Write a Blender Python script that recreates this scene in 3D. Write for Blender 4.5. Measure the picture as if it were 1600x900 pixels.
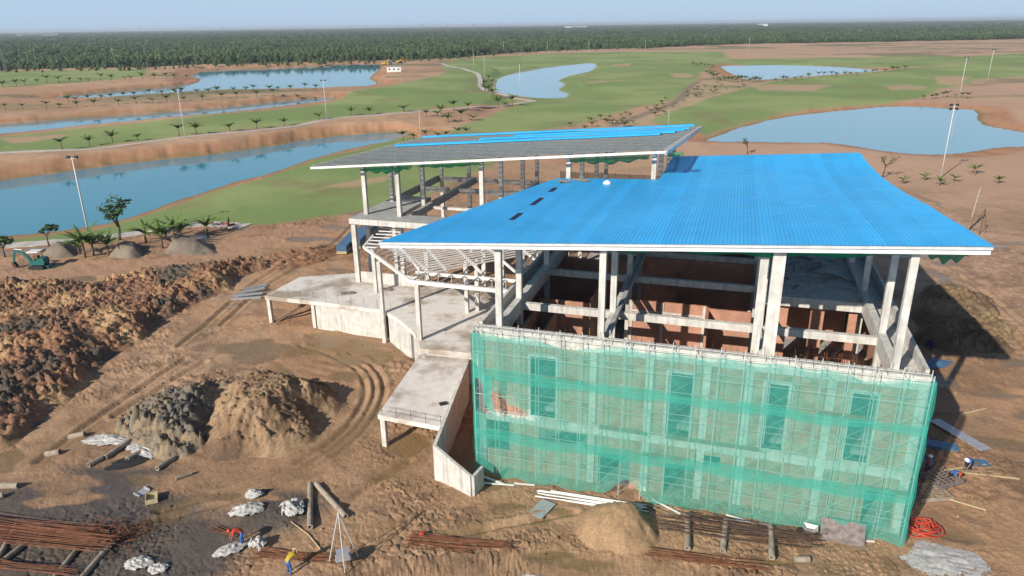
import bpy, math, random
import numpy as np
from mathutils import Vector, Matrix

for o in list(bpy.data.objects): bpy.data.objects.remove(o)
scene = bpy.context.scene
COL = scene.collection
R = math.radians
rng = np.random.default_rng(7)
random.seed(7)

# ------------------------------------------------------------------ camera (a drone 32 m above the site)
FPX = 1130.0; PITCH = R(20.0); ROLL = R(0.75); CAMH = 32.0
_f = np.array([0, math.cos(PITCH), -math.sin(PITCH)]); _r0 = np.array([1.0, 0, 0]); _u0 = np.cross(_r0, _f)
_r = math.cos(ROLL) * _r0 - math.sin(ROLL) * _u0; _u = np.cross(_r, _f)
cam_data = bpy.data.cameras.new('camera'); cam = bpy.data.objects.new('camera', cam_data); COL.objects.link(cam)
cam.matrix_world = Matrix(((_r[0], _u[0], -_f[0], 0), (_r[1], _u[1], -_f[1], 0), (_r[2], _u[2], -_f[2], CAMH), (0, 0, 0, 1)))
cam_data.sensor_width = 36.0; cam_data.lens = 36.0 * FPX / 1600.0
cam_data.clip_start = 0.5; cam_data.clip_end = 80000.0
scene.camera = cam

# ------------------------------------------------------------------ sky, sun, exposure
SUN_EL = R(29.5); SHADOW_AZ = R(49.5)          # shadows fall towards this direction (from +X to +Y)
sun_from = Vector((-math.cos(SHADOW_AZ) * math.cos(SUN_EL), -math.sin(SHADOW_AZ) * math.cos(SUN_EL), math.sin(SUN_EL)))
world = bpy.data.worlds.new('World'); scene.world = world; world.use_nodes = True
wn = world.node_tree.nodes; wl = world.node_tree.links
sky = wn.new('ShaderNodeTexSky'); sky.sky_type = 'NISHITA'; sky.sun_disc = False
sky.sun_elevation = SUN_EL; sky.sun_rotation = math.atan2(sun_from.x, sun_from.y)
sky.altitude = 0; sky.air_density = 1.0; sky.dust_density = 0.6; sky.ozone_density = 3.0
# a hazy tropical sky: paler and bluer towards the horizon all the way round
wtc = wn.new('ShaderNodeTexCoord'); wsep = wn.new('ShaderNodeSeparateXYZ'); wl.new(wtc.outputs['Generated'], wsep.inputs[0])
wmr = wn.new('ShaderNodeMapRange'); wmr.interpolation_type = 'SMOOTHSTEP'; wmr.inputs[1].default_value = 0.0; wmr.inputs[2].default_value = 0.4; wmr.inputs[3].default_value = 0.9; wmr.inputs[4].default_value = 0.05
wl.new(wsep.outputs['Z'], wmr.inputs[0])
wmx = wn.new('ShaderNodeMix'); wmx.data_type = 'RGBA'; wl.new(wmr.outputs[0], wmx.inputs[0]); wl.new(sky.outputs[0], wmx.inputs[6]); wmx.inputs[7].default_value = (5.0, 6.9, 9.1, 1)
wl.new(wmx.outputs[2], wn['Background'].inputs['Color']); wn['Background'].inputs['Strength'].default_value = 0.078
sun_data = bpy.data.lights.new('sun', 'SUN'); sun = bpy.data.objects.new('sun', sun_data); COL.objects.link(sun)
sun_data.energy = 5.0; sun_data.angle = R(0.5); sun_data.color = (1.0, 0.92, 0.80)
sun.location = (-60, -40, 120); sun.rotation_euler = sun_from.to_track_quat('Z', 'Y').to_euler()
scene.view_settings.view_transform = 'Standard'; scene.view_settings.look = 'None'
scene.view_settings.exposure = 0.27; scene.view_settings.gamma = 1.0

# ------------------------------------------------------------------ helpers
def G(px, py, z=0.0):
    """point of the real place at height z, read off the photograph"""
    d = _f * FPX + _r * (px - 800) - _u * (py - 450)
    t = (z - CAMH) / d[2]
    return np.array([0, 0, CAMH]) + t * d
def G2(px, py, z=0.0): return tuple(G(px, py, z)[:2])
YAW = R(-17.3)
UX = np.array([math.cos(YAW), math.sin(YAW), 0]); VX = np.array([-math.sin(YAW), math.cos(YAW), 0])
ORG = np.array([-2.576, 48.053, 0.0])
def Wd(a, b, z=0.0): return ORG + a * UX + b * VX + np.array([0, 0, z])

def tag(o, label=None, cat=None, group=None, kind=None):
    if label: o['label'] = label
    if cat: o['category'] = cat
    if group: o['group'] = group
    if kind: o['kind'] = kind
    return o
def empty(name, loc=(0, 0, 0), rz=0.0, label=None, cat=None, group=None):
    o = bpy.data.objects.new(name, None); COL.objects.link(o)
    o.location = loc; o.rotation_euler = (0, 0, rz); o.empty_display_size = 0.3
    return tag(o, label, cat, group)
def link(name, me, parent=None, loc=(0, 0, 0), rot=(0, 0, 0), scale=(1, 1, 1)):
    o = bpy.data.objects.new(name, me); COL.objects.link(o)
    o.location = loc; o.rotation_euler = rot; o.scale = scale
    if parent is not None: o.parent = parent
    return o
def children(o): return [c for c in bpy.data.objects if c.parent == o]
def copy_tree(o, parent=None, kids=None):
    c = o.copy(); COL.objects.link(c); c.parent = parent
    for ch in (kids if kids is not None else children(o)):
        d = ch.copy(); COL.objects.link(d); d.parent = c
        for g in (children(ch) if kids is None else ()):
            e = g.copy(); COL.objects.link(e); e.parent = d
    return c

class MB:
    def __init__(s): s.v = []; s.f = []; s.m = []
    def add(s, vs, fs, mi=0):
        n = len(s.v); s.v += [tuple(map(float, p)) for p in vs]; s.f += [tuple(i + n for i in q) for q in fs]; s.m += [mi] * len(fs); return s
    def box(s, x0, x1, y0, y1, z0, z1, mi=0):
        return s.add([(x0,y0,z0),(x1,y0,z0),(x1,y1,z0),(x0,y1,z0),(x0,y0,z1),(x1,y0,z1),(x1,y1,z1),(x0,y1,z1)],
                     [(0,3,2,1),(4,5,6,7),(0,1,5,4),(1,2,6,5),(2,3,7,6),(3,0,4,7)], mi)
    def beam(s, p0, p1, w, h, mi=0, up=(0, 0, 1)):
        p0 = Vector(p0); p1 = Vector(p1); d = (p1 - p0).normalized(); up = Vector(up)
        if abs(d.dot(up)) > 0.98: up = Vector((1, 0, 0))
        sx = d.cross(up).normalized() * (w / 2); sz = sx.cross(d).normalized() * (h / 2)
        vs = []
        for p in (p0, p1):
            vs += [p - sx - sz, p + sx - sz, p + sx + sz, p - sx + sz]
        return s.add(vs, [(3,2,1,0),(4,5,6,7),(0,1,5,4),(1,2,6,5),(2,3,7,6),(3,0,4,7)], mi)
    def tube(s, pts, r, n=6, mi=0, cap=True):
        pts = [Vector(p) for p in pts]; k = len(pts)
        rs = r if isinstance(r, (list, tuple)) else [r] * k
        vs = []; fs = []
        for i, p in enumerate(pts):
            d = (pts[min(i + 1, k - 1)] - pts[max(i - 1, 0)]).normalized()
            up = Vector((0, 0, 1)) if abs(d.z) < 0.95 else Vector((1, 0, 0))
            a = d.cross(up).normalized(); b = a.cross(d)
            for j in range(n):
                t = 2 * math.pi * j / n; vs.append(p + (a * math.cos(t) + b * math.sin(t)) * rs[i])
        for i in range(k - 1):
            for j in range(n):
                fs.append((i*n+j, i*n+(j+1)%n, (i+1)*n+(j+1)%n, (i+1)*n+j))
        if cap: fs += [tuple(range(n))[::-1], tuple(range((k-1)*n, k*n))]
        return s.add(vs, fs, mi)
    def pipe(s, p0, p1, r, ri, n=14, mi=0):
        p0 = Vector(p0); p1 = Vector(p1); d = (p1 - p0).normalized()
        up = Vector((0, 0, 1)) if abs(d.z) < 0.95 else Vector((1, 0, 0))
        a = d.cross(up).normalized(); b = a.cross(d); vs = []; fs = []
        for p, rr in ((p0, ri), (p0, r), (p1, r), (p1, ri)):
            for j in range(n):
                t = 2 * math.pi * j / n; vs.append(p + (a * math.cos(t) + b * math.sin(t)) * rr)
        for i in range(4):
            for j in range(n):
                fs.append((i*n+j, ((i+1)%4)*n+j, ((i+1)%4)*n+(j+1)%n, i*n+(j+1)%n))
        return s.add(vs, fs, mi)
    def grid(s, P, mi=0):
        P = np.asarray(P, float); h, w = P.shape[:2]
        return s.add(P.reshape(-1, 3), [(i*w+j, i*w+j+1, (i+1)*w+j+1, (i+1)*w+j) for i in range(h-1) for j in range(w-1)], mi)
    def mesh(s, name, mats, smooth=False):
        me = bpy.data.meshes.new(name); me.from_pydata(s.v, [], s.f)
        for m in (mats if isinstance(mats, (list, tuple)) else [mats]): me.materials.append(m)
        if any(s.m): me.polygons.foreach_set('material_index', s.m)
        if smooth: me.polygons.foreach_set('use_smooth', [True] * len(me.polygons))
        me.update(); return me
    def build(s, name, mats, parent=None, smooth=False, loc=(0, 0, 0), rot=(0, 0, 0)):
        return link(name, s.mesh(name, mats, smooth), parent, loc, rot)

def np_mesh(name, V, F, mats, smooth=True, attrs=None):
    """big meshes straight from arrays; F is (n,4) or (n,3)"""
    me = bpy.data.meshes.new(name); n = len(F); k = F.shape[1]
    me.vertices.add(len(V)); me.vertices.foreach_set('co', np.ascontiguousarray(V, np.float32).ravel())
    me.loops.add(n * k); me.loops.foreach_set('vertex_index', np.ascontiguousarray(F, np.int32).ravel())
    me.polygons.add(n); me.polygons.foreach_set('loop_start', np.arange(0, n * k, k, dtype=np.int32))
    me.polygons.foreach_set('loop_total', np.full(n, k, np.int32))
    if smooth: me.polygons.foreach_set('use_smooth', np.ones(n, bool))
    for a, val in (attrs or {}).items():
        if val.ndim == 2:
            at = me.attributes.new(a, 'FLOAT_COLOR', 'POINT'); c = np.ones((len(V), 4), np.float32); c[:, :3] = val
            at.data.foreach_set('color', c.ravel())
        else:
            at = me.attributes.new(a, 'FLOAT', 'POINT'); at.data.foreach_set('value', val.astype(np.float32))
    for m in (mats if isinstance(mats, (list, tuple)) else [mats]): me.materials.append(m)
    me.update(calc_edges=True); me.validate(); return me
def grid_faces(h, w):
    i = np.arange(h - 1)[:, None] * w + np.arange(w - 1)[None, :]
    return np.stack([i, i + 1, i + w + 1, i + w], -1).reshape(-1, 4)

# ---- numpy noise
def _h(ix, iy, s):
    n = (ix.astype(np.int64) * 374761393 + iy.astype(np.int64) * 668265263 + s * 1442695041) & 0x7fffffff
    n = (n ^ (n >> 13)) * 1274126177 & 0x7fffffff
    return ((n ^ (n >> 16)) & 0xffff) / 65535.0
def vnoise(x, y, sc, seed=0):
    x = x / sc; y = y / sc; ix = np.floor(x); iy = np.floor(y); fx = x - ix; fy = y - iy
    fx = fx*fx*(3-2*fx); fy = fy*fy*(3-2*fy)
    a = _h(ix, iy, seed); b = _h(ix+1, iy, seed); c = _h(ix, iy+1, seed); d = _h(ix+1, iy+1, seed)
    return (a*(1-fx)+b*fx)*(1-fy) + (c*(1-fx)+d*fx)*fy
def fbm(x, y, sc, oct=4, seed=0, gain=0.5):
    t = 0; amp = 1; tot = 0
    for k in range(oct):
        c, s = math.cos(k * 1.1), math.sin(k * 1.1)
        t = t + amp * vnoise(x*c - y*s, x*s + y*c, sc / 2**k, seed + k * 17); tot += amp; amp *= gain
    return t / tot
def clods(x, y, sc, seed=0):
    """height of half-buried lumps, one per cell, and a random value per lump"""
    gx = x / sc; gy = y / sc; ix = np.floor(gx); iy = np.floor(gy)
    best = np.zeros_like(gx); hid = np.full_like(gx, 0.5)
    for dx in (-1, 0, 1):
        for dy in (-1, 0, 1):
            cx = ix + dx; cy = iy + dy
            px = cx + _h(cx, cy, seed); py = cy + _h(cx, cy, seed + 5); rad = 0.35 + 0.5 * _h(cx, cy, seed + 9)
            ang = _h(cx, cy, seed + 12) * 6.28; ca, sa = np.cos(ang), np.sin(ang)
            ux = gx - px; uy = gy - py
            q = np.maximum(np.abs(ux*ca + uy*sa) * 0.85, np.abs(-ux*sa + uy*ca)) * 0.5 + np.hypot(ux, uy) * 0.55
            h = np.clip(1 - (q / rad)**2, 0, 1)**0.6 * rad
            m = h > best; hid = np.where(m, _h(cx, cy, seed + 21), hid); best = np.maximum(best, h)
    return best * sc, hid
def chunks(x, y, sc, seed=0):
    """broken lumps: tilted facets with open joints, and a random value per lump"""
    gx = x / sc; gy = y / sc; ix = np.floor(gx); iy = np.floor(gy)
    f1 = np.full_like(gx, 9.0); f2 = np.full_like(gx, 9.0); hh = np.zeros_like(gx); hid = np.zeros_like(gx)
    for dx in (-1, 0, 1):
        for dy in (-1, 0, 1):
            cx = ix + dx; cy = iy + dy; ux = gx - cx - _h(cx, cy, seed); uy = gy - cy - _h(cx, cy, seed + 5)
            d = np.hypot(ux, uy) * (0.75 + 0.6 * _h(cx, cy, seed + 9)); near = d < f1
            f2 = np.where(near, f1, np.minimum(f2, d)); f1 = np.where(near, d, f1)
            h = 0.25 + 0.75 * _h(cx, cy, seed + 12) + (ux * (_h(cx, cy, seed + 15) - .5) + uy * (_h(cx, cy, seed + 18) - .5)) * 1.6
            hh = np.where(near, h, hh); hid = np.where(near, _h(cx, cy, seed + 21), hid)
    return np.clip(hh, 0, 1.4) * sstep(0.0, 0.3, f2 - f1) * sc, hid
def sstep(a, b, x): t = np.clip((x - a) / (b - a), 0, 1); return t*t*(3-2*t)
def poly_sd(poly, X, Y, pad=60.0):
    """signed distance (negative inside) and y of the outward direction, computed near the polygon only"""
    P = np.asarray(poly, float); sd = np.full(X.shape, 1e3); ny = np.zeros(X.shape)
    m = (X > P[:,0].min()-pad) & (X < P[:,0].max()+pad) & (Y > P[:,1].min()-pad) & (Y < P[:,1].max()+pad)
    if not m.any(): return sd, ny
    x = X[m]; y = Y[m]; best = np.full(x.shape, 1e18); by = np.zeros(x.shape); ins = np.zeros(x.shape, bool)
    for (x0, y0), (x1, y1) in zip(P, np.roll(P, -1, 0)):
        dx, dy = x1-x0, y1-y0; t = np.clip(((x-x0)*dx + (y-y0)*dy) / (dx*dx+dy*dy+1e-9), 0, 1)
        ex = x - x0 - t*dx; ey = y - y0 - t*dy; d2 = ex*ex + ey*ey
        u = d2 < best; best = np.where(u, d2, best); by = np.where(u, ey, by)
        c = ((y0 > y) != (y1 > y)) & (x < (x1-x0) * (y-y0) / (y1-y0+1e-12) + x0); ins ^= c
    d = np.sqrt(best); sd[m] = np.where(ins, -d, d); ny[m] = by / np.maximum(d, 1e-6)
    return sd, ny
def line_d(pts, X, Y, pad=12.0):
    P = np.asarray(pts, float); out = np.full(X.shape, 1e3)
    m = (X > P[:,0].min()-pad) & (X < P[:,0].max()+pad) & (Y > P[:,1].min()-pad) & (Y < P[:,1].max()+pad)
    if not m.any(): return out
    x = X[m]; y = Y[m]; best = np.full(x.shape, 1e18)
    for (x0, y0), (x1, y1) in zip(P[:-1], P[1:]):
        dx, dy = x1-x0, y1-y0; t = np.clip(((x-x0)*dx + (y-y0)*dy) / (dx*dx+dy*dy+1e-9), 0, 1)
        best = np.minimum(best, (x-x0-t*dx)**2 + (y-y0-t*dy)**2)
    out[m] = np.sqrt(best); return out
def smooth_line(pts, n=6):
    P = [np.array(p, float) for p in pts]; P = [2*P[0]-P[1]] + P + [2*P[-1]-P[-2]]; out = []
    for i in range(1, len(P)-2):
        for k in range(n):
            t = k / n; a, b, c, d = P[i-1], P[i], P[i+1], P[i+2]
            out.append(0.5*((2*b) + (c-a)*t + (2*a-5*b+4*c-d)*t*t + (3*b-a-3*c+d)*t**3))
    out.append(P[-2]); return out

# ---- materials
def mat(name, col, rough=0.7, metal=0.0, noise=0.0, nscale=3.0, bump=0.0, bscale=20.0, spec=0.4, stain=None, stain_scale=0.3, stain_amt=0.0, drip=0.0):
    m = bpy.data.materials.new(name); m.use_nodes = True; nt = m.node_tree; b = nt.nodes['Principled BSDF']
    b.inputs['Roughness'].default_value = rough; b.inputs['Metallic'].default_value = metal
    b.inputs['Specular IOR Level'].default_value = spec; b.inputs['Base Color'].default_value = (*col, 1)
    tc = nt.nodes.new('ShaderNodeTexCoord'); geo = nt.nodes.new('ShaderNodeNewGeometry')
    last = None
    if noise > 0:
        n = nt.nodes.new('ShaderNodeTexNoise'); n.inputs['Scale'].default_value = nscale; n.inputs['Detail'].default_value = 6
        nt.links.new(geo.outputs['Position'], n.inputs['Vector'])
        r = nt.nodes.new('ShaderNodeMapRange'); r.inputs[1].default_value = 0.3; r.inputs[2].default_value = 0.7
        r.inputs[3].default_value = 1 - noise; r.inputs[4].default_value = 1 + noise * 0.6
        nt.links.new(n.outputs['Fac'], r.inputs[0])
        mx = nt.nodes.new('ShaderNodeMix'); mx.data_type = 'RGBA'; mx.blend_type = 'MULTIPLY'; mx.inputs[0].default_value = 1
        mx.inputs[6].default_value = (*col, 1); nt.links.new(r.outputs[0], mx.inputs[7]); last = mx.outputs[2]
    if stain:
        n = nt.nodes.new('ShaderNodeTexNoise'); n.inputs['Scale'].default_value = stain_scale; n.inputs['Detail'].default_value = 5
        n.inputs['Roughness'].default_value = 0.65
        nt.links.new(geo.outputs['Position'], n.inputs['Vector'])
        r = nt.nodes.new('ShaderNodeMapRange'); r.inputs[1].default_value = 0.5; r.inputs[2].default_value = 0.62; r.inputs[3].default_value = 0; r.inputs[4].default_value = stain_amt
        nt.links.new(n.outputs['Fac'], r.inputs[0])
        mx = nt.nodes.new('ShaderNodeMix'); mx.data_type = 'RGBA'; mx.inputs[7].default_value = (*stain, 1)
        nt.links.new(r.outputs[0], mx.inputs[0])
        if last is None: mx.inputs[6].default_value = (*col, 1)
        else: nt.links.new(last, mx.inputs[6])
        last = mx.outputs[2]
    if drip > 0:
        vm = nt.nodes.new('ShaderNodeVectorMath'); vm.operation = 'MULTIPLY'; vm.inputs[1].default_value = (2.2, 2.2, 0.22); nt.links.new(geo.outputs['Position'], vm.inputs[0])
        n = nt.nodes.new('ShaderNodeTexNoise'); n.inputs['Scale'].default_value = 1.6; n.inputs['Detail'].default_value = 4; nt.links.new(vm.outputs[0], n.inputs['Vector'])
        r = nt.nodes.new('ShaderNodeMapRange'); r.inputs[1].default_value = 0.45; r.inputs[2].default_value = 0.72; r.inputs[3].default_value = 1; r.inputs[4].default_value = 1 - drip; nt.links.new(n.outputs['Fac'], r.inputs[0])
        mx = nt.nodes.new('ShaderNodeMix'); mx.data_type = 'RGBA'; mx.blend_type = 'MULTIPLY'; mx.inputs[0].default_value = 1
        nt.links.new(last, mx.inputs[6]); nt.links.new(r.outputs[0], mx.inputs[7]); last = mx.outputs[2]
    if last is not None: nt.links.new(last, b.inputs['Base Color'])
    if bump > 0:
        n = nt.nodes.new('ShaderNodeTexNoise'); n.inputs['Scale'].default_value = bscale; n.inputs['Detail'].default_value = 4
        nt.links.new(geo.outputs['Position'], n.inputs['Vector'])
        bp = nt.nodes.new('ShaderNodeBump'); bp.inputs['Strength'].default_value = bump; bp.inputs['Distance'].default_value = 0.05
        nt.links.new(n.outputs['Fac'], bp.inputs['Height']); nt.links.new(bp.outputs[0], b.inputs['Normal'])
    return m
def attr_mat(name, rough=0.9, fine=0.25, fscale=9.0, bump=0.5, bscale=14.0, wet=None):
    """ground material: base colour from the 'col' attribute, fine grain and relief from noise"""
    m = bpy.data.materials.new(name); m.use_nodes = True; nt = m.node_tree; b = nt.nodes['Principled BSDF']
    at = nt.nodes.new('ShaderNodeAttribute'); at.attribute_name = 'col'; geo = nt.nodes.new('ShaderNodeNewGeometry')
    n = nt.nodes.new('ShaderNodeTexNoise'); n.inputs['Scale'].default_value = fscale; n.inputs['Detail'].default_value = 5; n.inputs['Roughness'].default_value = 0.7
    nt.links.new(geo.outputs['Position'], n.inputs['Vector'])
    r = nt.nodes.new('ShaderNodeMapRange'); r.inputs[1].default_value = 0.3; r.inputs[2].default_value = 0.7
    r.inputs[3].default_value = 1 - fine; r.inputs[4].default_value = 1 + fine
    nt.links.new(n.outputs['Fac'], r.inputs[0])
    mx = nt.nodes.new('ShaderNodeMix'); mx.data_type = 'RGBA'; mx.blend_type = 'MULTIPLY'; mx.inputs[0].default_value = 1
    nt.links.new(at.outputs['Color'], mx.inputs[6]); nt.links.new(r.outputs[0], mx.inputs[7]); nt.links.new(mx.outputs[2], b.inputs['Base Color'])
    b.inputs['Roughness'].default_value = rough; b.inputs['Specular IOR Level'].default_value = 0.25
    if bump > 0:
        n2 = nt.nodes.new('ShaderNodeTexNoise'); n2.inputs['Scale'].default_value = bscale; n2.inputs['Detail'].default_value = 4
        nt.links.new(geo.outputs['Position'], n2.inputs['Vector'])
        bp = nt.nodes.new('ShaderNodeBump'); bp.inputs['Strength'].default_value = bump; bp.inputs['Distance'].default_value = 0.06
        nt.links.new(n2.outputs['Fac'], bp.inputs['Height']); nt.links.new(bp.outputs[0], b.inputs['Normal'])
    if wet:
        wa = nt.nodes.new('ShaderNodeAttribute'); wa.attribute_name = wet
        rr = nt.nodes.new('ShaderNodeMapRange'); rr.inputs[3].default_value = rough; rr.inputs[4].default_value = 0.12
        nt.links.new(wa.outputs['Fac'], rr.inputs[0]); nt.links.new(rr.outputs[0], b.inputs['Roughness'])
        if bump > 0:
            inv = nt.nodes.new('ShaderNodeMapRange'); inv.inputs[3].default_value = bump; inv.inputs[4].default_value = 0.02
            nt.links.new(wa.outputs['Fac'], inv.inputs[0]); nt.links.new(inv.outputs[0], bp.inputs['Strength'])
    return m
def net_mat(name, col, alpha, nscale=1.3):
    m = bpy.data.materials.new(name); m.use_nodes = True; nt = m.node_tree; nt.nodes.remove(nt.nodes['Principled BSDF'])
    out = nt.nodes['Material Output']
    d = nt.nodes.new('ShaderNodeBsdfDiffuse'); t = nt.nodes.new('ShaderNodeBsdfTranslucent'); a = nt.nodes.new('ShaderNodeAddShader')
    tr = nt.nodes.new('ShaderNodeBsdfTransparent'); mx = nt.nodes.new('ShaderNodeMixShader'); mx2 = nt.nodes.new('ShaderNodeMixShader')
    d.inputs[0].default_value = (*col, 1); t.inputs[0].default_value = (*col, 1)
    mx2.inputs[0].default_value = 0.35; nt.links.new(d.outputs[0], mx2.inputs[1]); nt.links.new(t.outputs[0], mx2.inputs[2])
    geo = nt.nodes.new('ShaderNodeNewGeometry'); n = nt.nodes.new('ShaderNodeTexNoise'); n.inputs['Scale'].default_value = nscale; n.inputs['Detail'].default_value = 5
    nt.links.new(geo.outputs['Position'], n.inputs['Vector'])
    r = nt.nodes.new('ShaderNodeMapRange'); r.inputs[1].default_value = 0.3; r.inputs[2].default_value = 0.7; r.inputs[3].default_value = alpha - 0.05; r.inputs[4].default_value = alpha + 0.06
    nt.links.new(n.outputs['Fac'], r.inputs[0]); nt.links.new(r.outputs[0], mx.inputs[0])
    nt.links.new(tr.outputs[0], mx.inputs[1]); nt.links.new(mx2.outputs[0], mx.inputs[2]); nt.links.new(mx.outputs[0], out.inputs['Surface'])
    return m

M = dict(
    conc=mat('concrete_light', (0.58, 0.56, 0.52), 0.85, noise=0.18, nscale=1.5, stain=(0.40, 0.37, 0.32), stain_scale=0.7, stain_amt=0.3, bump=0.15, drip=0.3),
    deck=mat('concrete_deck', (0.66, 0.62, 0.57), 0.85, noise=0.12, nscale=1.2, stain=(0.26, 0.20, 0.14), stain_scale=0.16, stain_amt=0.8, bump=0.15),
    concg=mat('concrete_grey', (0.34, 0.34, 0.33), 0.85, noise=0.2, nscale=1.0, bump=0.15),
    white=mat('white_painted_steel', (0.72, 0.71, 0.68), 0.5, noise=0.08, nscale=2.0, stain=(0.45, 0.42, 0.38), stain_scale=1.2, stain_amt=0.4),
    steel=mat('galvanised_steel', (0.38, 0.40, 0.41), 0.45, 0.5, noise=0.2, nscale=3.0),
    brick=None,
    blue=mat('blue_roof_paint', (0.022, 0.41, 0.84), 0.38, noise=0.10, nscale=0.25, spec=0.4, stain=(0.05, 0.45, 0.84), stain_scale=0.12, stain_amt=0.5),
    gutter=mat('gutter_grey', (0.55, 0.56, 0.56), 0.5, noise=0.15, nscale=2.0),
    netg=net_mat('teal_debris_net', (0.10, 0.57, 0.46), 0.45),
    netd=net_mat('teal_debris_net_dense', (0.06, 0.50, 0.41), 0.72),
    nets=net_mat('green_safety_net', (0.02, 0.32, 0.16), 0.7, 3.0),
    netr=net_mat('dark_roof_membrane', (0.065, 0.10, 0.11), 0.8, 0.8),
    fence=net_mat('grey_fence_mesh', (0.14, 0.17, 0.15), 0.55, 3.0),
    rust=mat('rusty_steel', (0.16, 0.062, 0.03), 0.85, noise=0.45, nscale=2.5),
    rustd=mat('dark_rusty_steel', (0.07, 0.042, 0.032), 0.85, noise=0.4, nscale=2.5),
    pole=mat('pole_grey', (0.55, 0.56, 0.56), 0.5, noise=0.1),
    pile=mat('concrete_pile', (0.33, 0.28, 0.22), 0.9, noise=0.25, nscale=2.5, bump=0.2, stain=(0.2, 0.14, 0.09), stain_scale=1.0, stain_amt=0.6),
    dark=mat('dark_rubber', (0.025, 0.025, 0.027), 0.7),
    wood=mat('weathered_wood', (0.28, 0.2, 0.13), 0.85, noise=0.3, nscale=5.0),
    ply=mat('plywood_stained', (0.20, 0.17, 0.16), 0.8, noise=0.45, nscale=3.0),
    bag=mat('white_woven_plastic', (0.43, 0.42, 0.40), 0.6, noise=0.3, nscale=4.0, bump=0.3, bscale=9.0),
    tealp=mat('teal_machine_paint', (0.02, 0.14, 0.13), 0.4, noise=0.15),
    whitep=mat('white_plastic', (0.7, 0.7, 0.68), 0.4),
    glass=mat('dark_glass', (0.02, 0.025, 0.03), 0.08, spec=0.8),
    trunk=mat('palm_trunk', (0.17, 0.125, 0.085), 0.95, noise=0.3, nscale=6.0),
    leaf=mat('palm_leaf', (0.10, 0.155, 0.035), 0.7, noise=0.3, nscale=2.0),
    leafd=mat('dark_leaf', (0.045, 0.095, 0.028), 0.65, noise=0.35, nscale=2.0),
    leafo=mat('olive_leaf', (0.13, 0.13, 0.05), 0.75, noise=0.3, nscale=2.0),
    path=mat('pale_concrete_path', (0.46, 0.43, 0.39), 0.9, noise=0.15, nscale=0.8),
    track=mat('gravel_track', (0.20, 0.17, 0.14), 0.95, noise=0.2, nscale=0.6),
    red=mat('red_hose', (0.5, 0.06, 0.03), 0.5, noise=0.2), redc=mat('red_cloth', (0.48, 0.06, 0.04), 0.8, noise=0.2, nscale=6),
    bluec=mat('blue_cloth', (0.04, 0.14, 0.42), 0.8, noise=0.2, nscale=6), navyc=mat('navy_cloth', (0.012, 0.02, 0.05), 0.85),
    yellowc=mat('yellow_cloth', (0.45, 0.32, 0.03), 0.8, noise=0.2, nscale=6), skin=mat('skin', (0.30, 0.16, 0.10), 0.6),
    black=mat('black_cloth', (0.015, 0.015, 0.016), 0.8), hat=mat('straw_hat', (0.5, 0.4, 0.25), 0.8), hair=mat('black_hair', (0.012, 0.01, 0.01), 0.6),
    yel=mat('yellow_machine_paint', (0.5, 0.3, 0.03), 0.5), panelb=mat('blue_grey_panel', (0.07, 0.15, 0.26), 0.45, noise=0.15),
    cream=mat('cream_board', (0.5, 0.42, 0.25), 0.8, noise=0.2), tint=mat('clear_sheet_metal', (0.42, 0.42, 0.44), 0.35, 0.3, noise=0.15),
    bark=mat('bark', (0.10, 0.08, 0.06), 0.95, noise=0.3, nscale=6.0),
)
def brick_mat():
    m = bpy.data.materials.new('red_brick'); m.use_nodes = True; nt = m.node_tree; b = nt.nodes['Principled BSDF']
    geo = nt.nodes.new('ShaderNodeNewGeometry'); sep = nt.nodes.new('ShaderNodeSeparateXYZ'); nt.links.new(geo.outputs['Position'], sep.inputs[0])
    # run the courses along the wall whichever way it faces
    s = nt.nodes.new('ShaderNodeVectorMath'); s.operation = 'DOT_PRODUCT'; s.inputs[1].default_value = (math.cos(YAW) + 0.31 * math.sin(-YAW), math.sin(YAW) + 0.31 * math.cos(YAW), 0)
    nt.links.new(geo.outputs['Position'], s.inputs[0])
    cb = nt.nodes.new('ShaderNodeCombineXYZ'); nt.links.new(s.outputs['Value'], cb.inputs[0]); nt.links.new(sep.outputs['Z'], cb.inputs[1])
    br = nt.nodes.new('ShaderNodeTexBrick'); nt.links.new(cb.outputs[0], br.inputs['Vector'])
    br.inputs['Scale'].default_value = 1.0; br.inputs['Brick Width'].default_value = 0.22; br.inputs['Row Height'].default_value = 0.085; br.inputs['Mortar Size'].default_value = 0.012
    br.inputs['Color1'].default_value = (0.50, 0.205, 0.12, 1); br.inputs['Color2'].default_value = (0.40, 0.155, 0.09, 1); br.inputs['Mortar'].default_value = (0.38, 0.30, 0.24, 1)
    n = nt.nodes.new('ShaderNodeTexNoise'); n.inputs['Scale'].default_value = 0.8; n.inputs['Detail'].default_value = 5; nt.links.new(geo.outputs['Position'], n.inputs['Vector'])
    r = nt.nodes.new('ShaderNodeMapRange'); r.inputs[1].default_value = 0.3; r.inputs[2].default_value = 0.7; r.inputs[3].default_value = 0.75; r.inputs[4].default_value = 1.15; nt.links.new(n.outputs['Fac'], r.inputs[0])
    mx = nt.nodes.new('ShaderNodeMix'); mx.data_type = 'RGBA'; mx.blend_type = 'MULTIPLY'; mx.inputs[0].default_value = 1
    nt.links.new(br.outputs['Color'], mx.inputs[6]); nt.links.new(r.outputs[0], mx.inputs[7]); nt.links.new(mx.outputs[2], b.inputs['Base Color'])
    b.inputs['Roughness'].default_value = 0.9; return m
M['brick'] = brick_mat()
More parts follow.
